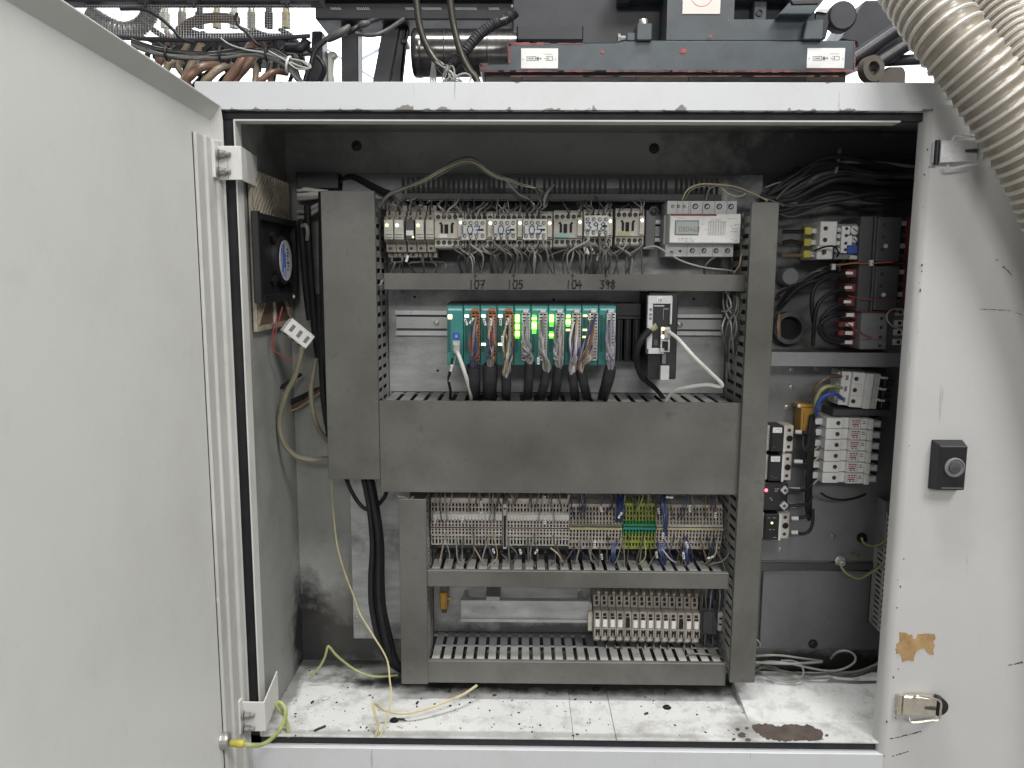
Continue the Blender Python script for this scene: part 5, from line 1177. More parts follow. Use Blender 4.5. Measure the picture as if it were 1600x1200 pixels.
# dark grey contactors turned on their side
for j, (y0, y1, lab) in enumerate(((337, 411, 'large dark grey contactor on its side, upper of two by the front panel edge'), (413.5, 487, 'large dark grey contactor on its side, lower of two by the front panel edge'))):
    d = Dev(1348-3*j, y0, 1424-4*j, y1, .152, .2495)
    t = thing('large_contactor', lab, 'contactor', d.base, 'large dark contactors of the side bay')
    boxes(d, MB(), [(0,0,.26,1,.010,.09),(.26,.0,.30,1,.004,.09),(.30,.03,.78,.97,0,.09),(.78,.02,1.0,.98,.016,.09)]).build('body', 'dgrey', t, bevel=.0012)
    for v in (.2, .45, .72): hole_mb(d.p(.42, v, -.0002), .0028).build('recess', HM, t)
    MB().lathe(d.p(.48, .64, -.0002), (0,-1,0), [(0,.0035),(.0015,.0032)], 12).build('indicator', 'lgrey', t, smooth=True)
    boxes(d, MB(), [(.93,.03,1.0,.93,.010,.016)]).build('red_strip', 'red', t)
    for v in (.10, .36, .58, .8): boxes(d, MB(), [(.82,v,.93,v+.10,.008,.016)]).build('terminal', 'lgrey' if v in (.10, .58) else 'wdark', t, bevel=.0005)
    boxes(d, MB(), [(.05,1.0,.95,1.02,.006,.05)]).build('red_line', 'wred', t)
    if j:
        for v in (.10, .41, .72):
            boxes(d, MB(), [(-.20,v,.0,v+.17,.02,.05)]).build('red_terminal', 'red', t, bevel=.0008)
            boxes(d, MB(), [(-.24,v+.05,-.09,v+.11,.017,.02)]).build('label', 'paper', t)
d = Dev(1345, 489, 1419, 546, .158, .2495)
t = thing('circuit_breaker', 'grey breaker with red and white left terminals under the large dark contactors', 'circuit breaker', d.base)
boxes(d, MB(), [(0,0,.56,1,0,.085),(.56,-.42,.72,.96,.01,.085),(.72,-.40,1,.94,.014,.085)]).build('body', 'mgrey', t, bevel=.001)
for v in (.15, .40, .66, .9): hole_mb(d.p(.42, v, -.0002), .0026).build('recess', HM, t)
for v in (-.35, -.1, .2, .45, .72): boxes(d, MB(), [(.76,v,.97,v+.17,.009,.014)]).build('clamp', 'lgrey', t, bevel=.0005)
for v in (-.35, -.1, .2, .45, .72): boxes(d, MB(), [(.83,v+.04,.90,v+.13,.0085,.0092)]).build('clamp_hole', 'blackin', t)
for v in (-.02, .24, .48, .74):
    boxes(d, MB(), [(-.12,v,.0,v+.19,.018,.05),(-.36,v+.03,-.22,v+.17,.02,.04)]).build('red_terminal', 'red', t, bevel=.0008)
    boxes(d, MB(), [(-.24,v+.04,-.08,v+.14,.015,.018)]).build('label', 'paper', t)
boxes(d, MB(), [(.0,.72,.56,.74,-.0006,0)]).build('red_line', 'wred', t)
lw = 'leads of the side bay'
for k, pts in enumerate(([(1318,491,.175),(1300,494,.165),(1285,503,.165),(1280,515,.168),(1290,530,.17),(1312,536,.175)], [(1330,428,.18),(1300,432,.175),(1275,446,.17),(1268,475,.17),(1272,510,.18)], [(1330,450,.18),(1305,455,.172),(1284,468,.168),(1274,490,.168),(1270,540,.18)],
        [(1330,473,.18),(1308,478,.17),(1290,490,.168),(1283,508,.17),(1298,528,.172),(1325,532,.178)], [(1228,470,.19),(1245,452,.185),(1268,440,.18),(1300,436,.178)], [(1230,462,.2),(1252,444,.19),(1290,424,.185),(1310,420,.185)])):
    wire(pts, .0036, 'wblack', 'black lead curving left of the large dark contactors, %s from the front' % ORD[k], lw, name='cable', seg=8)
wire([(1322,504,.165),(1340,517,.155),(1362,528,.150)], .0012, 'wred', 'thin pinkish wire slanting over the grey breaker', lw)
wire([(1419,484,.150),(1396,483,.145),(1386,493,.143),(1392,507,.146),(1418,518,.15)], .0014, 'wlight', 'pale loop of wire in front of the grey breaker', lw)
wire([(1325,462,.16),(1345,466,.152),(1372,468,.15),(1398,466,.15)], .0009, 'wred', 'thin red wire across the lower dark contactor', lw)
wire([(1297,414,.17),(1318,413,.165),(1335,411,.16),(1352,412,.158),(1395,409,.15)], .0013, 'orange', 'thin orange wire under the motor starter', lw)
for k, (px, py, m) in enumerate(((1302,417,'lgrey'),(1361,411,'lgrey'))):
    p = P(px, py, .158); tag(MB().box(p.x-.003, p.x+.003, p.y-.003, p.y+.003, p.z-.005, p.z+.005).build('wire_clip', m, bevel=.0006), ('pale wire clip under the white motor starter block','pale wire clip between the two large dark contactors')[k], 'wire clip')
p = P(1233, 432, .22); tag(MB().lathe(p, (0,-1,0), [(-.028,.0155),(.004,.0155),(.008,.0135)], 22).build('cap', 'mgrey', smooth=True), 'round grey cap peeking out beside the tall narrow duct', 'cap')
p = P(1231, 512, .235); tt = MB().lathe(p, (0,-1,0), [(-.01,.028),(.012,.028),(.012,.0205),(-.008,.0205)], 26).build('cable_gland', 'dgrey', smooth=True); tag(tt, 'big dark round cable gland low beside the tall narrow duct', 'cable gland')
MB().cyl(p+Vector((0,.0075,0)), p+Vector((0,.0095,0)), .0203, 20).build('bore', 'blackin', tt)
wire([(1217,528,.2),(1216,510,.2),(1218,492,.21)], .004, 'wbrown', 'brown cable edge at the dark round gland', lw, name='cable')
for pts, r, m, lab in (([(1180,306,.17),(1205,313,.18),(1225,322,.2)], .0014, 'wgrey', 'grey wire crossing the head of the tall narrow duct'),
  ([(1196,293,.2),(1214,286,.2),(1232,284,.205),(1246,292,.21)], .0013, 'wgrey', 'grey arched wire in the dark upper corner'),
  ([(1213,312,.19),(1230,294,.19),(1262,275,.2),(1300,262,.21)], .0022, 'wdark', 'dark wire slanting up in the upper corner'),
  ([(1306,254,.19),(1340,253,.195),(1390,256,.2),(1440,262,.2)], .0028, 'wgrey', 'grey cable running level near the top of the side bay'),
  ([(1240,268,.205),(1290,262,.20),(1315,258,.20),(1370,262,.21),(1440,268,.21)], .0075, 'wblack', 'thick black cable high in the side bay'),
  ([(1215,285,.215),(1250,272,.21),(1300,270,.215),(1390,275,.22),(1440,278,.22)], .0085, 'wblack', 'thick black cable below the other near the top of the side bay'),
  ([(1205,300,.22),(1250,283,.22),(1320,284,.225),(1440,290,.225)], .007, 'wblack', 'third thick black cable down from the top of the side bay'),
  ([(1322,312,.215),(1350,310,.21),(1384,309,.21),(1440,306,.21)], .0013, 'wolive', 'thin olive wire across the dark upper side bay'),
  ([(1226,321,.2),(1245,318,.2),(1262,323,.2),(1282,320,.2)], .0018, 'wgrey', 'short grey wire right under the thick black cables'),
  ([(1312,234,.2),(1310,250,.19),(1306,268,.19),(1300,275,.2)], .0030, 'wgrey', 'grey tie hanging round the thick black cables')): wire(pts, r, m, lab, 'wires high in the side bay', name='cable' if r > .0025 else 'wire')
p = P(1287, 285, .2); tag(MB().box(p.x-.002, p.x+.002, p.y-.002, p.y+.002, p.z-.007, p.z+.006).build('yellow_tag', 'amber', bevel=.0004), 'small yellow tag under the thick black cables', 'tag')
# white three pole breaker
d = Dev(1317, 583, 1384, 638, .165, .224)
t = thing('circuit_breaker', 'white three pole breaker fed by brown, green and blue wires', 'circuit breaker', d.base)
q3 = Matrix.Rotation(.075, 3, 'Y')
def tb(L):
    b = MB(); c = d.p(.5, .5)
    boxes(d, b, L); b.v = [c+q3@(v-c) for v in b.v]; return b
tb([(.0,.02,.22,.98,.012,.058),(.22,0,.50,1,.004,.058),(.50,0,.66,1,-.004,.058),(.66,0,.86,1,.004,.058)]).build('body', 'white', t, bevel=.0008)
tb([(.86,.0,1.0,1,.012,.058)]).build('lever_bed', 'dgrey', t, bevel=.0006)
tb([(.72,0,.722,1,.0035,.0042),(.8,0,.803,1,.0035,.0042),(.22,.33,.86,.335,.0036,.0042),(.22,.665,.86,.67,.0036,.0042)]).build('seam', 'inkgrey', t)
for v in (.12, .44, .76):
    o = tb([(.92,v,1.12,v+.20,-.004,.012)]).build('lever', 'black', t, bevel=.001)
    tb([(.86,v-.06,1.0,v+.0,-.003,.012)]).build('lever_guard', 'white', t, bevel=.0006)
    c = d.p(.30, v+.07, .0036); 
    b = hole_mb(c, .0036); cc = d.p(.5, .5); b.v = [cc+q3@(x-cc) for x in b.v]; b.build('terminal', HM, t)
    tb([(-.06,v-.05,.06,v+.12,.02,.04)]).build('clamp', 'lgrey', t, bevel=.0008)
    tb([(.10,v,.16,v+.14,.0112,.0122)]).build('slot', 'inkgrey', t)
boxes(d, MB(), [(.75,-.05,1.18,.08,.03,.06),(1.0,.08,1.18,.95,.04,.06)]).build('backing', 'dgrey', t)
for pts, m, lab in (([(1315,588,.18),(1298,588,.165),(1283,596,.163),(1273,608,.168),(1268,622,.18)], 'wbrown', 'brown supply wire curving down from the white breaker'),
   ([(1316,606,.18),(1300,603,.160),(1286,607,.157),(1277,619,.16),(1274,634,.165),(1276,650,.18)], 'wyg', 'yellow and green wire arching from the white breaker'),
   ([(1317,624,.18),(1306,616,.157),(1292,617,.153),(1281,626,.155),(1276,640,.16),(1277,650,.18)], 'blue', 'blue supply wire arching from the white breaker')): wire(pts, .0031, m, lab, 'supply wires of the white breaker', seg=8)
d = Dev(1247, 632, 1270, 680, .185, .224)
t = thing('amber_component', 'amber brown block with a tab beside the white breaker', 'component', d.base)
boxes(d, MB(), [(.2,.12,1,1,0,.035),(0,.0,1,.12,.004,.03)]).build('body', 'amber', t, bevel=.0012); boxes(d, MB(), [(.35,.2,.38,.96,-.0004,.0002)]).build('edge_line', 'ink', t)
screw(MB(), d.p(.06, .06, .003), .0022).build('screw', 'chrome', t)
# six fuse holders stacked
FH = []
for i in range(6):
    sh = -1.3*i
    d = Dev(1293+sh, 654+17.1*i, 1363+sh, 671+17.1*i, .160, .224)
    if i == 0:
        t = thing('fuse_holder', '', 'fuse holder', d.base, 'white fuse holders stacked in the side bay')
        boxes(d, MB(), [(0,0,.36,.96,.004,.06),(.36,0,.52,.96,.009,.06),(.52,0,.90,.96,.001,.06),(.90,-.0,1,.96,-.006,.06)]).build('body', 'white', t, bevel=.0008)
        boxes(d, MB(), [(.53,.06,.88,.9,.0004,.0012)]).build('label', 'paper', t)
        b = MB(); boxes(d, b, [(.56,.12,.60,.26,0,.0005),(.62,.12,.66,.26,0,.0005),(.68,.12,.72,.26,0,.0005),(.56,.36,.72,.42,0,.0005),(.56,.5,.70,.6,0,.0005),(.54,.06,.545,.9,0,.0005),(.74,.06,.745,.9,0,.0005)]); b.build('red_print', 'wred', t)
        b = MB(); boxes(d, b, [(.58,.66,.63,.8,0,.0005),(.66,.66,.70,.8,0,.0005),(.78,.2,.85,.28,0,.0005),(.78,.4,.86,.48,0,.0005)]); b.build('print', 'inkgrey', t)
        hole_mb(d.p(.26, .46, .0036), .0036).build('terminal', HM, t)
        boxes(d, MB(), [(1.0,.22,1.20,.80,.0,.05)]).build('handle', 'lgrey', t, bevel=.0008)
        boxes(d, MB(), [(1.03,.34,1.16,.64,-.0005,.0002)]).build('handle_label', 'paper', t)
        boxes(d, MB(), [(1.2,.05,1.32,.95,.02,.06)]).build('bed', 'dgrey', t); boxes(d, MB(), [(1.21,.3,1.28,.7,.019,.0202)]).build('bed_hole', 'blackin', t)
        boxes(d, MB(), [(-.2,.22,0,.8,.022,.045)]).build('clamp', 'lgrey', t, bevel=.0006)
        f0, d0 = t, d
    else: t = copy_tree(f0); t.location = f0.location+Vector((d.X0-d0.X0, 0, d.Z1-d0.Z1))
    t['label'] = ['topmost white fuse holder, dirty, below the white breaker', 'white fuse holder second from the top of the stack of six', 'white fuse holder third from the top of the stack of six', 'white fuse holder third from the bottom of the stack of six', 'white fuse holder second from the bottom of the stack of six', 'lowest white fuse holder of the stack of six'][i]
    wire([(1281+sh, 663+17.1*i, .195), (1272, 662+17*i+jit(3), .185), (1266, 672+17*i, .185), (1264, 700+14*i, .19)], .0024, 'wblack', 'black lead at the white fuse holder, %s from the top' % ORD[i], 'leads of the fuse holders', name='cable')
    if i in (2, 3, 5): wire([(1286+sh, 660+17.1*i, .19), (1278, 664+17*i, .18), (1270, 672+17*i, .182)], .0018, ('wlight','wsand','wlight')[(2,3,5).index(i)], ('pale marked lead at the third fuse holder','sandy lead at the fourth fuse holder','pale lead at the lowest fuse holder')[(2,3,5).index(i)], 'leads of the fuse holders')
# solid state relays
for i, (x0, y0, x1, y1, lab) in enumerate(((1200,666,1242,707,'black relay with a white label and beige ends, top of four beside the tall duct'),(1197,711,1239,752.5,'black relay with a white label and beige ends, second of four beside the tall duct'),(1192,755,1232,799,'black relay with a red light and two bright square bolts'),(1190,803,1236,844,'black relay with a small lime light and beige ends'))):
    d = Dev(x0, y0, x1, y1, .180, .224)
    t = thing('solid_state_relay', lab, 'relay', d.base, 'solid state relays of the side bay')
    if i == 2:
        boxes(d, MB(), [(0,0,1,1,.004,.043)]).build('body', 'black', t, bevel=.0015)
        for v in (.25, .80):
            p = d.p(.85, v, .004); o = MB().box(p.x-.006, p.x+.006, p.y-.005, p.y, p.z-.006, p.z+.006, rot=(.75, 'Y')).build('bolt', 'chrome', t, bevel=.001); MB().cyl(p-Vector((0,.0055,0)), p-Vector((0,.0048,0)), .0028, 10).build('bolt_slot', 'dgrey', o)
        led(d, .14, .27, .0036, 'led_r', t, .0028)
        lines(d, [(.48,.62,.22),(.48,.6,.3),(.3,.4,.55),(.3,.42,.62)], .004, 'lgrey', t, seed=9, h=.0012)
    else:
        boxes(d, MB(), [(.12,.02,.60,.98,0,.043)]).build('body', 'black', t, bevel=.001)
        boxes(d, MB(), [(.60,0,1,1,.008,.043),(-.06,.02,.12,.98,.008,.043)]).build('end_cap', 'beige', t, bevel=.001)
        boxes(d, MB(), [(.58,.0,.66,1,-.0005,.0085)]).build('rib', 'lgrey', t)
        for v in (.18, .82): hole_mb(d.p(.84, v, .0078), .0030).build('terminal', HM, t)
        MB().lathe(d.p(.86, .5, .0078), (0,-1,0), [(0,.0055),(.0005,.0055)], 16).build('bolt_well', 'blackin', t)
        if i < 2:
            boxes(d, MB(), [(.16,.05,.50,.25,-.0006,.0002)]).build('label', 'paper', t); lines(d, [(.2,.46,.12),(.2,.46,.18),(.2,.28,.8),(.3,.45,.86)], -.0006, 'inkgrey', t, seed=i)
        else: led(d, .34, .34, -.0004, 'led_y', t, .0018); lines(d, [(.2,.5,.15),(.2,.45,.6),(.4,.55,.9)], 0, 'lgrey', t, seed=4)
sr = 'leads of the solid state relays'
for k, (pts, lug) in enumerate(((([(1246,675,.18),(1258,676,.172),(1267,684,.178)]), (1243,1253,675)), ([(1246,722,.18),(1258,724,.172),(1266,730,.178)], (1241,1254,721)), ([(1232,765,.17),(1250,766,.165),(1262,764,.172),(1268,756,.18)], (1233,1250,765)), ([(1232,790,.17),(1248,789,.165),(1262,787,.17),(1268,776,.18)], (1235,1243,790)),
        ([(1238,811,.18),(1254,808,.17),(1266,805,.176)], (1237,1248,810)), ([(1238,832,.18),(1254,834,.168),(1265,829,.165),(1270,815,.166),(1270,795,.17)], (1237,1247,832)), ([(1256,678,.178),(1254,696,.165),(1260,706,.165),(1268,700,.175)], None), ([(1252,720,.175),(1256,706,.168),(1262,696,.172)], None))):
    wire(pts, .0030, 'wblack', 'black lead at the solid state relays, %s from the top' % ORD[k], sr, name='cable', seg=7)
    if lug:
        a, c_, y = lug; tag(MB().cyl(P(a, y, .176), P(c_, y, .172), .0036, 10).build('cable_lug', 'lgrey', smooth=True), 'pale cable lug on the black relays, %s from the top' % ORD[k], 'cable lug', 'cable lugs on the relays')
for k in range(5):
    wire([(1276-2*k, 648, .19-.003*k), (1271-2*k, 690, .182-.002*k), (1269-2*k+jit(2), 740, .182-.002*k), (1266-1.5*k, 790, .182), (1268-k, 805+k*2, .185)], .0030, 'wblack', 'black cable in the upright bundle between relays and fuse holders', sr, name='cable', seg=7)
wire([(1282,770,.19),(1296,778,.185),(1318,781,.185),(1340,777,.19),(1352,772,.2)], .0022, 'wblack', 'black wire sagging below the fuse holders')
d = Dev(1302, 640, 1392, 650, .17, .224); b = MB(); boxes(d, b, [(0,0,1,1,0,.05)]); tag(b.build('dark_bracket', 'dgrey', bevel=.001), 'dark bracket between the white breaker and the fuse holders', 'bracket')
d = Dev(1386, 655, 1402, 860, .19, .224); b = MB(); boxes(d, b, [(-.1,.62,1.3,1,.0,.03)]); tag(b.build('cover_strip', 'mgrey', bevel=.001), 'grey upright strip beside the slotted duct edge', 'strip')
for pts, r, m, lab in (([(1346,840,.2),(1350,848,.195),(1361,853,.19),(1374,851,.19),(1383,845,.185),(1396,840,.18)], .0019, 'wyg', 'yellow and green wire sagging from the upper earth bolt'),
  ([(1312,878,.2),(1316,888,.195),(1326,898,.19),(1342,904,.188),(1358,897,.188),(1376,884,.186),(1392,868,.183),(1398,857,.18)], .0020, 'wyg', 'yellow and green wire sagging from the lower earth bolt'),
  ([(1352,898,.195),(1368,888,.19),(1384,880,.186),(1397,876,.18)], .0018, 'wbrown', 'brown wire beside the lower earth wire')): wire(pts, r, m, lab, 'earth wires of the side bay')
for k, (px, py) in enumerate(((1346,840),(1312,876))):
    tt = screw(MB(), P(px, py, .2245 if k == 0 else .2215), .0062, h=.014).build('earth_bolt', ('iron','chrome')[k], smooth=True); tag(tt, ('dark earth bolt, upper of two in the side bay','bright earth bolt, lower of two in the side bay')[k], 'bolt')
p = P(1338, 870, .218); tag(MB().box(p.x-.008, p.x+.008, p.y, p.y+.006, p.z-.003, p.z+.003, rot=(.6,'Y')).build('brass_tag', 'wolive', bevel=.0008), 'small dull brass tag beside the lower earth bolt', 'tag')
bw = 'wires heaped at the foot of the side bay'
for k, (pts, r, m) in enumerate((([(1170,1026,.16),(1195,1024,.15),(1219,1024,.15),(1250,1028,.155),(1285,1033,.17)], .0019, 'wgrey'), ([(1170,1034,.16),(1200,1036,.15),(1240,1037,.15),(1284,1034,.16)], .0024, 'wgrey'), ([(1172,1044,.17),(1195,1034,.155),(1230,1036,.15),(1262,1043,.15),(1292,1048,.15),(1315,1046,.15),(1334,1036,.152),(1336,1025,.155),(1324,1017,.16),(1308,1019,.165),(1298,1029,.18)], .0020, 'wgrey'),
   ([(1292,1049,.155),(1318,1051,.15),(1342,1049,.148),(1366,1040,.148),(1386,1028,.15)], .0030, 'wdark'), ([(1200,1057,.15),(1222,1064,.145),(1243,1064,.145),(1255,1053,.147),(1252,1040,.15),(1240,1033,.155),(1220,1032,.16)], .0018, 'wgrey'), ([(1178,996,.17),(1186,1003,.165),(1187,1010,.165),(1180,1013,.17)], .0013, 'wgrey'), ([(1172,1053,.165),(1184,1046,.155),(1200,1040,.155),(1216,1044,.155)], .0020, 'wdark'), ([(1296,1053,.16),(1330,1056,.155),(1364,1047,.153),(1388,1036,.155)], .0030, 'wdark'), ([(1180,1040,.17),(1220,1048,.16),(1262,1054,.16),(1300,1052,.165)], .0022, 'wdark'))):
    wire(pts, r, m, ('grey','second grey','grey looped','sooty outer','low grey looped','thin grey hooked','sooty short','sooty long','sooty middle')[k]+' wire in the heap at the foot of the side bay', bw)

# more dark leads in the upper side bay
for k in range(10):
    y = 245+k*7.5+jit(5); bx = 1235+jit(25)
    wire([(1196+jit(8), 310+jit(9), .21), (bx, y+28+jit(10), .2), (1300+jit(15), y+jit(10), .195+jit(.012)), (1375, y+4+jit(12), .2), (1450, y+jit(14), .205)], ri.uniform(.0022, .0052), ri.choice(('wblack','wblack','rubber','wdark')), 'dusty black cable in the tangle filling the upper corner of the side bay', 'cables tangled in the upper side bay', name='cable', seg=7)
for k in range(6):
    wire([(1215+jit(6), 470+jit(20), .225), (1245+jit(10), 445+jit(12), .215), (1290+jit(10), 425+jit(14), .205), (1330, 415+jit(40), .2)], ri.uniform(.0022, .0036), ri.choice(('wblack','wdark','rubber')), 'dusty black lead running behind the red terminals of the side bay', 'leads behind the red terminals', name='cable', seg=7)
# ================================================================== machine above and behind the cabinet
YM = .50
def pb(x0, y0, x1, y1, Y, dep): return Dev(x0, y0, x1, y1, Y, Y+dep)
c0 = P(1040, 128, YM)
cast = thing('machine_casting', 'heavy dark grey machine casting with red scuffed edges above the cabinet', 'machine', Vector((c0.x, YM+.15, c0.z)))
b = MB(); y = YM
pts = [(750,112),(750,100),(793,99),(795,68),(965,67),(972,64),(990,63),(1336,63),(1336,98),(1334,112)]
b.prism([P(px, py, y) for px, py in pts], (0, .35, 0)); b.build('base_plate', 'casting', cast, bevel=.003)
d = pb(757, 113, 1322, 140, YM+.02, .3); b = MB(); d.box(b, 0, -.06, 1, 4, 0, .3); b.build('lower_flange', 'flange', cast, bevel=.003)
b = MB()
for (x0, x1, ya, yb) in ((815,995,120,140),(1075,1260,120,140)):
    q = pb(x0, ya, x1, yb, YM+.018, .01); q.box(b, 0, 0, 1, 1, 0, .003)
b.build('recess', 'iron', cast, bevel=.001)
b = MB()
for (xa, ya, xb_, yb, w) in ((750,111.2,1335,111.2,1.6),(795,68.5,850,68.5,3.5),(795.5,68,795.5,98,3),(750,101,762,101,3),(751,101,751,111,3),(1335.3,64,1335.3,110,1.6),(1043.5,10,1043.5,62,1.2),(760,119,1320,119,.8),(1286,108,1334,111,2.2),(850,68,930,68,1.6),(1000,111.2,1300,111.4,2.0)):
    p, q = P(xa, ya, YM-.0006), P(xb_, yb, YM-.0006); t_ = (q-p).normalized(); n = Vector((-t_.z, 0, t_.x))*w*.0010
    nseg = max(2, int((q-p).length/.012)); r5 = random.Random(int(xa+ya))
    for i in range(nseg):
        if r5.random() < .16: continue
        a, e = p+(q-p)*(i/nseg), p+(q-p)*((i+1)/nseg); k1 = r5.uniform(.4, 1.2)
        b.slab(a-n*k1, e-n*k1*r5.uniform(.6, 1.2), e+n*k1, a+n*k1, (0, .0005, 0))
o = b.build('worn_edge', 'oxide', cast); o['kind'] = 'stuff'
for k, (px, py, s) in enumerate(((1068,80,7),(1110,56,4),(941,81,4))):
    pl = [P(px+s*math.cos(a)*rnd.uniform(.5, 1), py+s*.8*math.sin(a)*rnd.uniform(.5, 1), YM-.0012) for a in [i*.628 for i in range(10)]]
    MB().prism(pl, (0, .001, 0)).build('red_scuff', 'redpaint', cast)
d = pb(1043, -60, 1288, 62.5, YM+.01, .3); b = MB()
u = lambda px: (px-1043)/245; v = lambda py: (py+60)/122.5
for (xa, ya, xb_, yb) in ((1043,-60,1148,62.5),(1205,30,1213,62.5),(1148,30,1205,62.5),(1213,30,1288,62.5),(1148,-60,1288,-6)): d.box(b, u(xa), v(ya), u(xb_), v(yb), 0, .3)
b.build('upright_block', 'casting', cast)
b = MB(); d.box(b, u(1148), v(-6), u(1288), v(30), .05, .3); b.build('pocket', 'dark', cast)
b = MB(); d.box(b, u(1183), v(-6), u(1204), v(30), .02, .05); pk = b.build('pocket_block', 'casting', cast, bevel=.002)
MB().lathe(d.p(u(1192), v(14), .02), (0,-1,0), [(0,.0075),(.003,.0075),(.003,.0045),(.0005,.0045)], 16).build('socket_bolt', 'iron', pk, smooth=True)
b = MB(); b.prism([d.p(u(1211), v(30), -.03), d.p(u(1236), v(0), -.03), d.p(u(1236), v(-30), -.03), d.p(u(1286), v(-30), -.03), d.p(u(1283), v(2), -.03), d.p(u(1262), v(30), -.03)], (0, .06, 0)); b.build('wedge', 'casting', cast, bevel=.002)
b = MB(); b.prism([P(1236, 1, YM-.055), P(1284, 0, YM-.055), P(1280, 5, YM-.055), P(1240, 6, YM-.055)], (0, .01, 0)); b.build('wedge_slot', 'iron', cast)
d2 = pb(1256, 31, 1287, 62, YM-.01, .05); b = MB(); b.prism([d2.p(.0,1), d2.p(.12,0), d2.p(1,0), d2.p(1,1)], (0, .05, 0)); b.build('clamp_block', 'casting', cast, bevel=.002)
d3 = pb(995, 36, 1019, 63, YM-.01, .05); b = MB(); d3.box(b, 0, 0, 1, 1, 0, .05); d3.box(b, -.6, .45, 0, .95, .01, .04); cbk = b.build('clamp_block', 'casting', cast, bevel=.002)
MB().lathe(d3.p(.5, 0, .02)-Vector((0,0,.001)), (0,0,1), [(0,.0095),(.012,.0095),(.014,.008)], 14).build('cap_bolt', 'zinc', cbk, smooth=True)
d4 = pb(965, 48, 995, 63, YM, .04); MB().cyl(d4.p(.05,.5,.02), d4.p(1,.5,.02), .006, 6).cyl(d4.p(.05,.5,.02), d4.p(.2,.5,.02), .010, 6).build('set_screw', 'zinc', cast, bevel=.0005)
d5 = pb(1067, -30, 1126, 21.5, YM+.0085, .002); b = MB(); d5.box(b, 0, 0, 1, 1, 0, .001); sk = b.build('pink_sticker', 'pink', cast)
b = MB(); n = 30
for i in range(n):
    a0, a1 = 2*math.pi*i/n, 2*math.pi*(i+1)/n; c = d5.p(.5, .42, -.0003); r0, r1 = .0225, .0215
    b.slab(*[c+Vector((math.cos(a)*r, 0, math.sin(a)*r)) for a, r in ((a0,r0),(a1,r0),(a1,r1),(a0,r1))], (0, .0002, 0))
b.build('circle', 'redpaint', sk)
for k, (x0, y0, x1_, y1) in enumerate(((814,75.5,872,107),(1261,75,1320,106.5))):
    d6 = pb(x0, y0, x1_, y1, YM-.002, .002); b = MB(); d6.box(b, 0, 0, 1, 1, 0, .0019); npl = b.build('name_plate', 'paper', cast, bevel=.0004); npl['label'] = ('white diagram plate near the red scuffed corner', 'white diagram plate near the steel end')[k]
    b = MB()
    for (u0, v0, u1, v1) in ((.15,.40,.40,.44),(.15,.58,.40,.62),(.15,.40,.17,.62),(.38,.40,.40,.62),(.2,.48,.35,.54),(.40,.49,.52,.53),(.52,.45,.55,.57),(.62,.50,.72,.53),(.66,.4,.86,.43),(.66,.58,.86,.61),(.72,.43,.74,.58),(.84,.43,.86,.58),(.6,.28,.85,.30),(.42,.42,.48,.62)): d6.box(b, u0, v0, u1, v1, -.0002, .0001)
    b.build('diagram', 'inkgrey', npl)
    for u_ in (.06, .94): MB().lathe(d6.p(u_, .52, -.0001), (0,-1,0), [(0,.0016),(.001,.0012)], 8).build('rivet', 'zinc', npl)
bed = MB().box(-1.5, 1.35, .33, 1.25, .002, 1.735)
bt = thing('machine_bed', 'dark machine bed standing behind the cabinet under the casting', 'machine', Vector((0, .8, 0)))
bed.build('bed', 'dark', bt, bevel=.01)
# black beam, housing and columns behind
d = pb(492, 3, 1050, 31, .62, .12)
bm_ = thing('machine_beam', 'black perforated machine beam running level above the cabinet', 'beam', d.base)
b = MB(); d.box(b, 0, -.8, 1, 1, 0, .12); b.build('web', 'dark', bm_, bevel=.003)
b = MB(); d.box(b, -.02, -.95, 1.0, .02, -.02, .02); b.build('flange', 'iron', bm_, bevel=.002)
for (xa, xb_) in ((517,531),(558,576),(634,645),(660,690),(712,745),(764,778)):
    b = MB(); k = xa
    while k < xb_: b.cyl(P(k, 12.5, .6195), P(k, 12.5, .6185), .0014, 6); b.cyl(P(k+1.6, 14.5, .6195), P(k+1.6, 14.5, .6185), .0014, 6); k += 3.4
    b.build('perforation', 'lgrey', bm_)
d = pb(800, -40, 1046, 70, .60, .3)
hs = thing('machine_housing', 'black machine housing behind the casting, stepped at its upper edge', 'housing', d.base)
b = MB(); d.box(b, 0, 0, 1, 1, 0, .3); b.build('body', 'dark', hs, bevel=.004)
for q_ in ((.03,.78,.45,1,-.03), (.66,.0,.74,.48,-.04), (.74,-.1,1.0,.45,-.06)):
    b = MB(); d.box(b, *q_, 0); b.build('cover', 'dark', hs, bevel=.003)
b = MB(); d.box(b, .66, .2, .74, .44, -.07, -.04); b.build('bracket', 'casting', hs, bevel=.002)
def post(pts, Y, lab, m='dark', dep=.05):
    b = MB().prism([P(*p, Y) for p in pts], (0, dep, 0)); o = tag(b.build('post', m, bevel=.002), lab, 'post', 'dark posts behind the cabinet'); return o
post([(533,31),(559,31),(561,225),(534,225)], .66, 'upright dark post under the perforated beam')
o = post([(600,31),(627,31),(590,225),(564,225)], .66, 'slanted dark post beside the polished cylinder')
MB().prism([P(*p, .665) for p in ((627,40),(640,31),(630,31),(620,225),(590,225))][:3]+[P(620,225,.665), P(594,225,.665)], (0, .03, 0)).build('web', 'iron', o)
post([(487,48),(503,48),(507,225),(481,225)], .64, 'short dark post at the end of the mesh guard', 'iron')
post([(626,60),(636,60),(636,68),(626,68)], .66, 'small dark block behind the slanted post', 'dark')
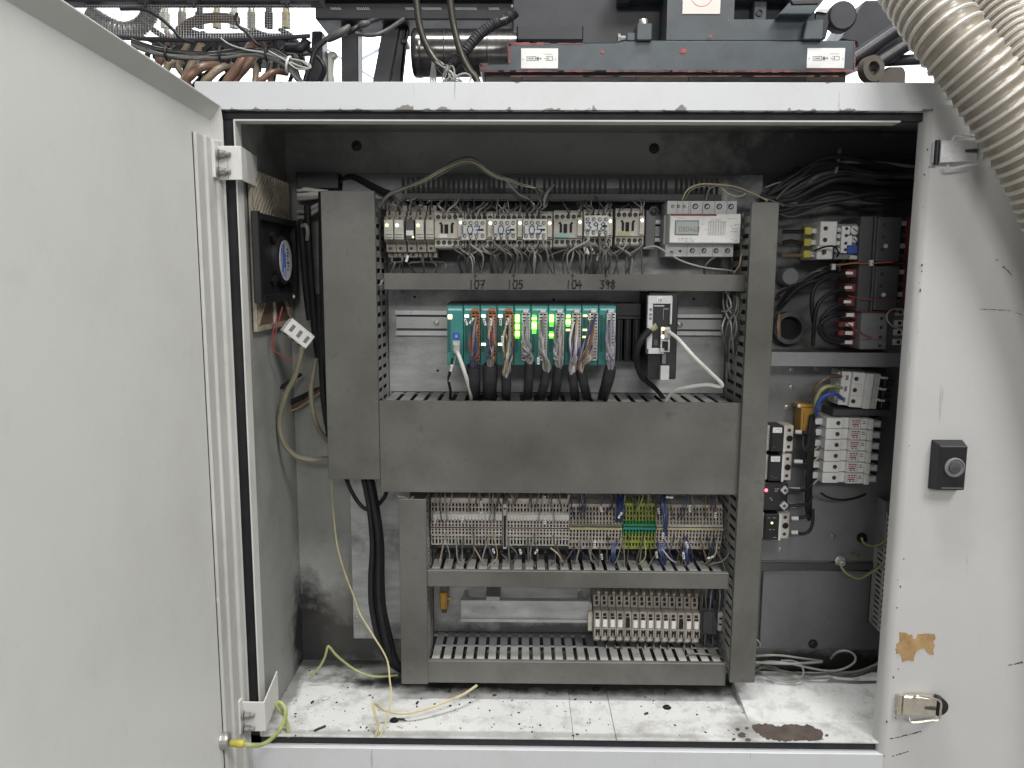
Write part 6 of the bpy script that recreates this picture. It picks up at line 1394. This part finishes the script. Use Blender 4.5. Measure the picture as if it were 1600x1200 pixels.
# polished cylinder
ya, yb_ = P(640, 33, .58), P(640, 112, .58); rr = (ya.z-yb_.z)/2; cz = (ya.z+yb_.z)/2
cx0, cx1 = P(641, 72, .58).x, P(830, 72, .58).x
cyl = thing('hydraulic_cylinder', 'polished dark steel cylinder lying level behind the black hoses', 'cylinder', Vector((cx0, .62, cz-rr)))
MB().lathe((cx0+.02, .62+rr*.2, cz), (1,0,0), [(0,rr*.97),(cx1-cx0-.02, rr*.97)], 40).build('barrel', 'barrel', cyl, smooth=True)
MB().lathe((cx0, .62+rr*.2, cz), (1,0,0), [(0,rr*.93),(.004,rr),(.018,rr),(.021,rr*.97)], 40).build('end_ring', 'barrel', cyl, smooth=True)
for px in (692, 760): MB().lathe((P(px, 72, .58).x, .62+rr*.2, cz), (1,0,0), [(0,rr*.985),(.002,rr*.985)], 40).build('groove_ring', 'iron', cyl, smooth=True)
# hoses in front of the cylinder
hg = 'hoses hanging behind the cabinet top'
wire([(648,-20,.46),(652,15,.46),(657,45,.46),(668,75,.46),(684,100,.45),(700,118,.45),(710,136,.45),(740,240,.45)], .0068, 'olive', 'glossy dark olive hose, left of two before the polished cylinder'.replace('left of', 'outer of'), hg, name='hose', seg=12)
wire([(701,-20,.45),(705,15,.45),(711,50,.45),(721,85,.44),(735,112,.44),(748,132,.44),(790,240,.44)], .0068, 'olive', 'glossy dark olive hose crossing the middle of the polished cylinder', hg, name='hose', seg=12)
cp = smoothpath([P(x, y, .47) for x, y in ((806,18),(790,30),(768,40),(745,58),(725,82),(708,102),(698,118))], 14)
tag(MB().tube(cp, .0105, 12, lambda f: 1+.08*math.sin(f*300)).build('conduit', 'rubber', smooth=True), 'black corrugated conduit slanting across the polished cylinder', 'conduit', hg)
wire([(800,8,.47),(800,18,.465),(794,26,.462),(782,31,.46)], .0022, 'wgrey', 'grey wire end at the head of the corrugated conduit', hg)
for k in range(9):
    x = 672+ri.uniform(0, 14)
    wire([(x, 96+jit(3), .455), (x+8+jit(4), 104+jit(4), .445+jit(.01)), (x+18+jit(8), 110+jit(8), .44), (x+26+jit(14), 122+jit(6), .43), (x+30+jit(22), 142, .43), (x+36, 240, .43)], .0017, ri.choice(('wlight','wgrey','wdark','wgrey')), 'thin wire in the loose tuft at the feet of the black hoses', 'wires in the tuft at the hose feet')
wire([(706,128,.43),(716,118,.425),(728,115,.425),(736,122,.43),(732,140,.43),(732,232,.43)], .0018, 'wlight', 'pale loop of wire in the tuft at the hose feet', hg)
for k in range(4): wire([(672+k*3, 128, .42), (674+k*2, 110, .44), (676+k, 96, .45)], .0016, 'wdark', 'dark wire at the outer side of the tuft', 'wires in the tuft at the hose feet')
# cables across the post and dark bundle
wire([(475,232,.5),(475,140,.5),(486,100,.5),(492,80,.5),(505,66,.5),(522,54,.5),(545,50,.5),(556,44,.5),(572,36,.52),(590,31,.56)], .0052, 'iron', 'black cable climbing across the upright post to the beam', hg, name='cable', seg=9)
wire([(556,52,.5),(575,55,.5),(592,53,.5),(610,44,.52),(630,30,.56)], .0042, 'wdark', 'grey brown cable sagging between the two posts', hg, name='cable', seg=9)
b = MB(); b.tube(smoothpath([P(512,64,.49), P(524,56,.485), P(538,48,.485), P(546,40,.49)], 5), .0072, 10, lambda f: .55+.6*math.sin(f*3.14)); tag(b.build('cable_wrap', 'wdark', smooth=True), 'lumpy dark wrap round the cable at the upright post', 'cable wrap')
b = MB(); b.tube(smoothpath([P(560,42,.5), P(568,38,.495), P(578,36,.5)], 5), .0066, 10, lambda f: .5+.6*math.sin(f*3.14)); tag(b.build('cable_wrap', 'wdark', smooth=True), 'lumpy dark wrap round the cable under the beam', 'cable wrap')
wire([(480,62,.48),(474,72,.48),(465,76,.48),(450,75,.5)], .010, 'iron', 'thick black threaded fitting at the end of the manifold', hg, name='hose', seg=10)
wire([(522,92,.7),(519,88,.7),(515,95,.7),(514,115,.7),(516,140,.7),(516,232,.7)], .011, 'cream', 'pale yellow pipe standing behind the posts', hg, name='pipe', cat='pipe', seg=10)
# struts on the far wall
for k, (a, c_) in enumerate((((500,66),(590,122)), ((555,92),(610,62)), ((590,122),(640,150)))):
    p, q = P(*a, 1.9), P(*c_, 1.9); n = Vector((-(q-p).z, 0, (q-p).x)).normalized()*.009
    tag(MB().slab(p-n, q-n, q+n, p+n, (0, .03, 0)).build('strut', 'strut', bevel=.002), ('bluish steel strut seen between the posts, slanting down','bluish steel strut seen between the posts, slanting up','bluish steel strut low beside the slanted post')[k], 'strut', 'far steel struts')
# mesh guard
gA, gB = [], []
gy = .46
def gp(u, v, bow=.03): return P(135+350*u, 8+(48+8*math.sin(u*3))*v, gy+bow*math.sin(v*math.pi))
mg = thing('mesh_guard', 'fine wire mesh guard over the hoses above the open door', 'guard', gp(.5, 1))
b = MB()
for i in range(84): b.tube([gp(i/83, j/6) for j in range(7)], .00055, 3)
for j in range(15): b.tube([gp(i/24, j/14) for i in range(25)], .00055, 3)
o = b.build('mesh', 'lgrey', mg); o['kind'] = 'stuff'
MB().tube([gp(i/10, 1.0)+Vector((0, -.004, 0)) for i in range(11)], .0042, 6).build('lower_bar', 'dark', mg, smooth=True)
b = MB(); d = pb(60, -30, 500, 9, gy+.01, .04)
d.box(b, 0, 0, 1, .82, 0, .04); b.build('upper_bar', 'dark', mg, bevel=.002)
for px in (222, 298, 444): 
    b = MB(); d7 = pb(px-7, -6, px+9, 11, gy-.004, .03); d7.box(b, 0, 0, 1, .7, 0, .02); b.cyl(d7.p(.7,.5,0), d7.p(.7,1.1,0), .003, 8); b.build('clip', 'iron', mg, bevel=.001)
# manifold and hoses behind the mesh
d = pb(236, 52, 462, 92, .60, .08)
mf = thing('manifold', 'dark manifold block with hose fittings behind the mesh guard', 'manifold', d.base)
b = MB(); d.box(b, 0, .12, 1, 1, 0, .08); d.box(b, .1, -.2, .95, .12, .03, .08); b.build('block', 'dark', mf, bevel=.003)
for k in range(8):
    px = 258+k*27; p = P(px, 52, .60)
    MB().cyl(P(px, 44, .60), P(px, 20, .60), .010, 6).cyl(P(px, 22, .60), P(px, 12, .60), .007, 8).build('upper_fitting', ('cream','brass','iron','wsand')[k % 4], mf)
for k in range(5):
    px = 290+k*38; MB().cyl(P(px, 92, .60), P(px, 100, .60), .009, 6).cyl(P(px, 100, .60), P(px, 112, .60), .0065, 10).build('lower_fitting', 'iron', mf)
b = MB(); d8 = pb(458, 60, 484, 90, .56, .05); d8.box(b, 0, 0, .25, 1, 0, .05); b.cyl(d8.p(.25,.5,.02), d8.p(.9,.5,.02), .011, 6); b.build('end_cap', 'wgrey', mf, bevel=.001)
hs2 = 'amber hoses behind the mesh guard'
for k, (pts, r, m, lab) in enumerate((
  ([(280,48,.55),(298,36,.53),(322,29,.52),(350,28,.52),(372,33,.54)], .0098, 'copper', 'amber hose arching behind the mesh guard'),
  ([(240,118,.5),(254,88,.5),(266,66,.53),(280,52,.57)], .0072, 'copper', 'amber hose rising from the door edge to the manifold'),
  ([(282,136,.5),(300,100,.5),(312,76,.52),(322,60,.56)], .0085, 'tan', 'tan hose rising beside the first amber one'),
  ([(288,232,.48),(288,140,.48),(300,116,.48),(318,104,.49),(340,102,.52)], .0090, 'copper', 'amber hose bending low behind the cable bundle'),
  ([(316,232,.5),(316,140,.5),(330,118,.5),(346,106,.51),(362,103,.54)], .0080, 'tan', 'tan hose bending low next to the amber bend'),
  ([(352,232,.5),(352,140,.5),(370,108,.5),(388,78,.52),(402,58,.56)], .0095, 'copper', 'amber hose rising steeply under the manifold'),
  ([(362,232,.51),(362,140,.51),(384,104,.51),(408,74,.53),(424,58,.57)], .0090, 'copper', 'second amber hose rising steeply beside it'),
  ([(398,232,.52),(398,140,.52),(400,112,.53),(398,100,.56)], .0065, 'tan', 'tan hose standing straight below the manifold'),
  ([(422,232,.52),(422,140,.52),(425,112,.53),(424,98,.56)], .0065, 'tan', 'second tan hose standing straight below the manifold'),
  ([(404,232,.5),(404,140,.5),(412,122,.5),(430,112,.51),(448,114,.54)], .0065, 'copper', 'thin amber hose bowing near the cable tail'),
  ([(258,112,.5),(268,96,.51),(284,98,.54)], .0075, 'tan', 'short tan hose behind the door edge'))):
    wire(pts, r, m, lab, hs2, name='hose', seg=10)
for k in range(12):
    x = 215+k*22+jit(10); y = 50+jit(10)
    wire([(x, y, .56), (x+18+jit(14), y+10+jit(6), .53), (x+30+jit(20), y+26+jit(10), .52), (x+26+jit(30), y+46+jit(8), .52), (x+20+jit(34), 142, .53), (x+20, 232, .53)], ri.uniform(.0028, .0062), ri.choice(('iron','rubber','wdark','dark','tan')), 'dark grimy hose among the amber ones behind the mesh guard', 'dark hoses behind the mesh guard', name='hose', seg=8)
hp = smoothpath([P(x, y, .52) for x, y in ((140,22),(165,38),(190,48),(215,44),(232,26),(240,5))], 16)
tag(MB().tube(hp, .017, 14, lambda f: 1+.09*math.sin(f*200)).build('ribbed_hose', 'zinc', smooth=True), 'grey ribbed hose curling behind the mesh guard', 'hose', hs2)
wire([(188,14,.44),(225,15,.44),(250,28,.44),(270,46,.44),(285,62,.44),(305,67,.44)], .0035, 'iron', 'black cable dipping before the mesh guard', hg, name='cable')
wire([(371,20,.44),(368,30,.44),(374,42,.44),(386,52,.44),(400,68,.44),(412,74,.45)], .0030, 'iron', 'black cable curling under the mesh guard edge', hg, name='cable')
cg = 'wires of the grey bundle above the cabinet'
for k in range(22):
    o = jit(8); m = ri.choice(('wgrey','wdark','wdark','wblack','wblack'))
    wire([(205, 66+o*.6+jit(2), .44), (232, 76+o*.8, .435), (262, 84+o*.7+jit(3), .43), (300, 87+o*.6+jit(3), .43), (345, 85+o*.7+jit(3), .43), (390, 81+o*.8+jit(3), .43), (425, 86+o+jit(3), .43), (448, 98+o*1.2, .43), (465, 118+o*1.2, .43), (478+o, 142, .43), (490+o, 240, .43)], ri.choice((.0012,.0015,.0018)), m, {'wgrey':'grey','wdark':'dark','wblack':'black'}[m]+' wire in the tied bundle sagging above the cabinet corner', cg)
for k, pts in enumerate(([(345,60,.43),(360,70,.428),(385,78,.426),(410,82,.426),(440,92,.426),(470,104,.426),(485,106,.43),(480,98,.43),(455,92,.43),(430,88,.43)], [(420,80,.425),(445,94,.422),(465,108,.422),(484,106,.425),(472,96,.43)])):
    wire(pts, .0017, 'wlight', ('pale wire hooping out of the tied bundle above the cabinet','second pale hoop of wire at the end of the tied bundle')[k], cg)
for k, (px, py) in enumerate(((346,85),(418,84),(451,101),(262,83))):
    p = P(px, py, .43); a = .1 if k != 2 else .8
    tag(MB().tube([p+Vector((math.sin(a)*.005*math.cos(t), .013*math.sin(t), .014*math.cos(t))) for t in [i*math.pi/8 for i in range(17)]], .0024, 6).build('cable_tie', 'black' if k != 2 else 'white', smooth=True), ('black tie round the middle of the grey wire bundle','black tie round the bundle where it turns down','white tie round the tail of the bundle','black tie round the bundle by the door edge')[k], 'cable tie', 'ties on the grey wire bundle')
# dark rods and clevis at the steel end of the casting
rd = thing('tilted_ram', 'dark tilted ram with rods and a clevis behind the beige hoses', 'ram', P(1370, 128, .6))
b = MB(); b.prism([P(*p, .62) for p in ((1313,62),(1352,0),(1440,0),(1440,60),(1345,100),(1338,66))], (0, .15, 0)); b.build('block', 'dark', rd, bevel=.003)
MB().cyl(P(1330,95,.56), P(1440,20,.56), .016, 14).build('rod', 'iron', rd, smooth=True)
MB().cyl(P(1352,112,.55), P(1450,48,.55), .014, 14).build('rod', 'iron', rd, smooth=True)
MB().cyl(P(1372,96,.58), P(1450,92,.58), .011, 14).build('rod', 'dark', rd, smooth=True)
MB().lathe(P(1356,110,.54), (.3,-1,0), [(0,.026),(.018,.026),(.018,.014),(.004,.014)], 20).build('clevis', 'flange', rd, smooth=True)
b = MB(); b.prism([P(*p, .56) for p in ((1371,120),(1388,104),(1412,104),(1416,112),(1410,225),(1370,225))], (0, .05, 0)); b.build('foot', 'flange', rd, bevel=.003)
MB().lathe(P(1310,30,.58), (0,-1,0), [(0,.03),(.02,.03),(.024,.026)], 18).build('boss', 'dark', rd, smooth=True)
b = MB(); b.prism([P(*p, .56) for p in ((1273,22),(1280,14),(1296,14),(1300,24),(1290,62),(1270,62))], (0, .05, 0)); b.build('lug', 'iron', rd, bevel=.003)
b = MB(); b.prism([P(*p, .555) for p in ((1275,18),(1281,13),(1296,14),(1292,20))], (0, .004, 0)); b.build('bright_edge', 'zinc', rd)
# beige corrugated suction hoses
def corr(px, r, lab, pitch=.0142):
    path = smoothpath([P(*p) for p in px], 60); L = [0]
    for a, c_ in zip(path, path[1:]): L.append(L[-1]+(c_-a).length)
    tot = L[-1]; n = int(tot/pitch*6); out = []; j = 0
    for i in range(n+1):
        s = tot*i/n
        while j < len(L)-2 and L[j+1] < s: j += 1
        f = (s-L[j])/max(1e-9, L[j+1]-L[j]); out.append(path[j].lerp(path[j+1], f))
    t = thing('suction_hose', lab, 'hose', out[-1], 'beige corrugated suction hoses')
    MB().tube(out, r, 44, lambda f: 1+.022*math.cos(f*tot/pitch*2*math.pi)).build('hose_wall', 'hose', t, smooth=True)
    t0 = (out[1]-out[0]).normalized(); u = t0.orthogonal().normalized(); sp = []; m = int(tot/pitch*30)
    frames = []
    for i in range(n+1):
        tt = (out[min(i+1, n)]-out[max(i-1, 0)]).normalized(); u = (u-tt*u.dot(tt)).normalized(); frames.append((out[i], u.copy(), tt.cross(u)))
    for i in range(m+1):
        f = i/m*n; k = min(int(f), n-1); g = f-k
        c = frames[k][0].lerp(frames[k+1][0], g); uu = frames[k][1].lerp(frames[k+1][1], g); ww = frames[k][2].lerp(frames[k+1][2], g)
        a = i/m*tot/pitch*2*math.pi; sp.append(c+(uu*math.cos(a)+ww*math.sin(a))*r*1.012)
    MB().tube(sp, .0030, 6).build('spiral', 'spiral', t, smooth=True)
    return t
corr([(1390,-80,.02),(1436,-10,-.02),(1485,60,-.055),(1535,125,-.068),(1578,190,-.072),(1617,258,-.072),(1650,330,-.070),(1679,410,-.068),(1702,520,-.064),(1720,700,-.058),(1722,1000,-.055),(1728,1400,-.055),(1732,2020,-.055)], .0405, 'ribbed beige suction hose crossing the corner of the cabinet')
corr([(1520,-80,.12),(1552,-20,.10),(1582,45,.06),(1619,105,.005),(1660,162,-.046),(1704,230,-.056),(1760,400,-.058),(1800,700,-.056),(1815,1200,-.055),(1820,2020,-.055)], .042, 'ribbed beige suction hose half hidden behind the one crossing the cabinet corner')

# the rest of the thin wires, past the limit of single ones
o = TANGLE.build('wire_tangle', TMATS, None, smooth=True); o['kind'] = 'stuff'; o['label'] = 'thin grey, brown and blue wires thronging the contactor row and terminal strips'
